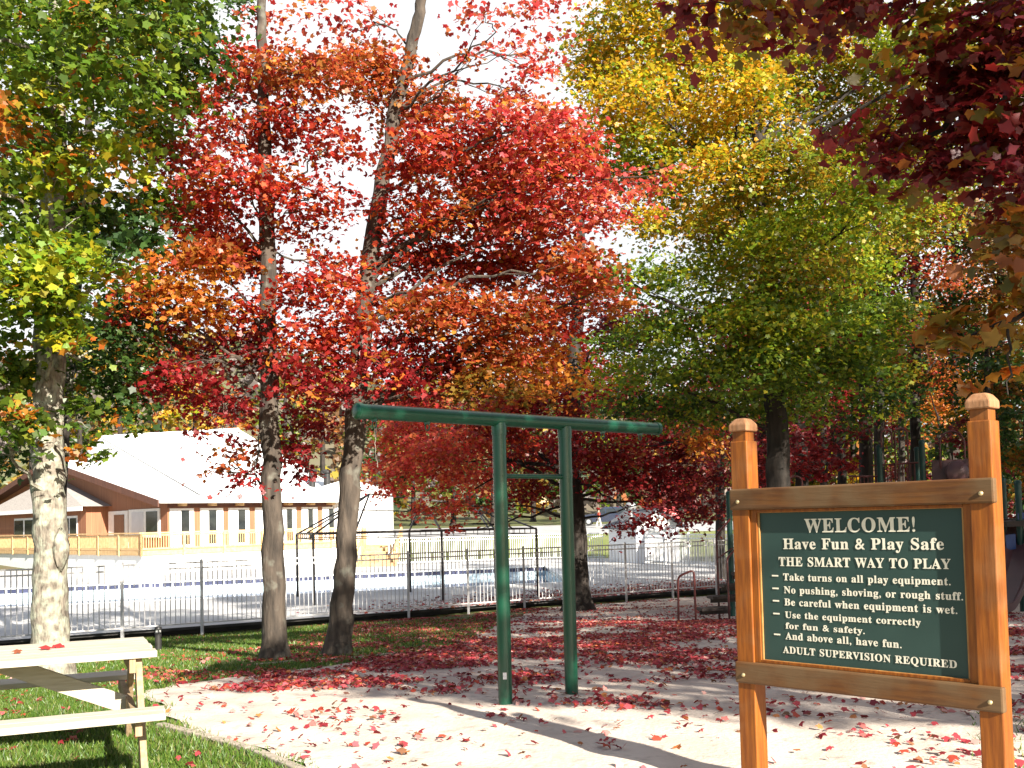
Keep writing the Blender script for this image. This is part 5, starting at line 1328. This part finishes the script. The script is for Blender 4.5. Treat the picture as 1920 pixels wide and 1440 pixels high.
# ================================================================== FALLEN LEAVES
def vnoise(x, y, s, seed):
    r2 = np.random.default_rng(seed); g = r2.random((64, 64))
    u, v = x * s % 64, y * s % 64
    i, j = u.astype(int) % 64, v.astype(int) % 64; fu, fv = u - u.astype(int), v - v.astype(int)
    fu, fv = fu * fu * (3 - 2 * fu), fv * fv * (3 - 2 * fv)
    a = g[i, j] * (1 - fu) + g[(i + 1) % 64, j] * fu; b = g[i, (j + 1) % 64] * (1 - fu) + g[(i + 1) % 64, (j + 1) % 64] * fu
    return a * (1 - fv) + b * fv
def litter():
    n = 900000
    x = rng.uniform(-9, 9, n); y = rng.uniform(4.2, 32, n)
    x = np.where(y < 9, x * .62, x)
    k = y < fence_y(x) - .1; x, y = x[k], y[k]
    z = gz(x, y) + .02
    px, py, d = proj(np.stack([x, y, z], 1))
    nz_ = .55 * vnoise(x + 20, y + 20, 1.3, 1) + .3 * vnoise(x + 40, y + 9, 3.1, 2) + .15 * vnoise(x + 3, y + 30, 7, 3)
    pat = np.clip((nz_ - .36) * 5, .05, 1.6)
    D = np.zeros(len(x))
    onsand = x > sand_left(y)
    lit = y < np.interp(x, LITX, LITY)
    # shaded red carpet on the sand, thinner towards the fence and into the sun
    fade = np.clip((y - np.interp(x, LITX, LITY) + .5) / .7, 0.1, 1) * np.clip((26 - y) / 8, .15, 1)
    D = np.where(onsand, 430 * pat * fade, D)
    D = np.where(onsand & lit, 38 * pat + 6, D)
    heap = np.exp(-((x + 1.35) / .85) ** 2 - ((y - 7.75) / .35) ** 2); D = np.where(onsand, D + 130 * heap * pat, D)
    D = np.where(onsand & (x > 1.2) & (y < 9.5), 85 * pat + 10, D)
    D = np.where(onsand & (y > 15) & (vnoise(x + 7, y, .45, 5) > .55), D * .35, D)
    D = np.where(~onsand, 30 * pat, D)
    rust = ~onsand & (y > 10.6) & (y < 14.5) & (x > -4.6); D = np.where(rust, 260 * pat, D)
    D = np.where(~onsand & (y > 13.5) & (x > -4.2 + .3 * np.sin(y * 2)), 230 * pat, D)
    D = np.where(~onsand & (y < 7.6), 18 * pat + 3, D)
    area = (18 * (32 - 4.2)); cell = area / n
    cell = np.where(y < 9, cell * .62, cell)
    k = (rng.random(len(x)) < D * cell) & (px > -40) & (px < 1960) & (py < 1480)
    x, y, z = x[k], y[k], z[k]; m = len(x)
    nr = np.stack([rng.normal(size=m) * .45, rng.normal(size=m) * .45, np.ones(m)], 1)
    base = np.array([(.30, .035, .045), (.42, .07, .08), (.22, .022, .028), (.48, .15, .13), (.38, .055, .03), (.45, .16, .05), (.20, .09, .045), (.52, .28, .24)])
    c = base[rng.choice(8, m, p=[.24, .18, .18, .11, .12, .06, .06, .05])] * rng.uniform(.75, 1.2, (m, 1))
    o = leaves('fallen_leaves', np.stack([x, y, z + .006 + .012 * rng.random(m)], 1), nr, rng.uniform(.028, .070, m), c, M_LITTER, 'maple')
    tag(o, kind='stuff')
    # drifts on the pool deck along the fence
    n = 30000
    x = rng.uniform(-6, 12, n); y = fence_y(x) + np.abs(rng.normal(size=n)) * 2.2 + .2
    k = (y < 40) & (rng.random(n) < np.clip((x + 5) / 7, .02, 1) * .22) & ((y < 28.5 + .309 * (x + 30)) | (x > 2.4)); x, y = x[k], y[k]; m = len(x)
    nr = np.stack([rng.normal(size=m) * .3, rng.normal(size=m) * .3, np.ones(m)], 1)
    c = base[rng.choice(8, m)] * rng.uniform(.6, 1.0, (m, 1))
    o = leaves('fallen_leaves_on_deck', np.stack([x, y, np.full(m, DECK + .012)], 1), nr, rng.uniform(.06, .12, m), c, M_LITTER, 'maple')
    tag(o, kind='stuff')
litter()
# a few single leaves lying on the picnic table
TM = Matrix.Translation(TABLE.location) @ Matrix.Rotation(TABLE.rotation_euler.z, 4, 'Z')
for (u, v), sz, col, lab in (((-.55, .10), .09, (.30, .03, .03), 'curled dark red maple leaf on the tabletop, right of its fellows'), ((-.62, .02), .07, (.24, .03, .03), 'small maroon maple leaf on the tabletop beside the curled one'), ((-.78, -.08), .06, (.20, .06, .03), 'brown maple leaf lying flat on the middle of the tabletop')):
    p = np.array(TM @ Vector((u, v, .762)))
    o = leaves('maple_leaf', p[None], np.array([[.25, -.3, 1.]]), np.array([sz]), np.array([col]), M_LITTER, 'maple')
    tag(o, lab, 'leaf', 'leaves on the picnic table')
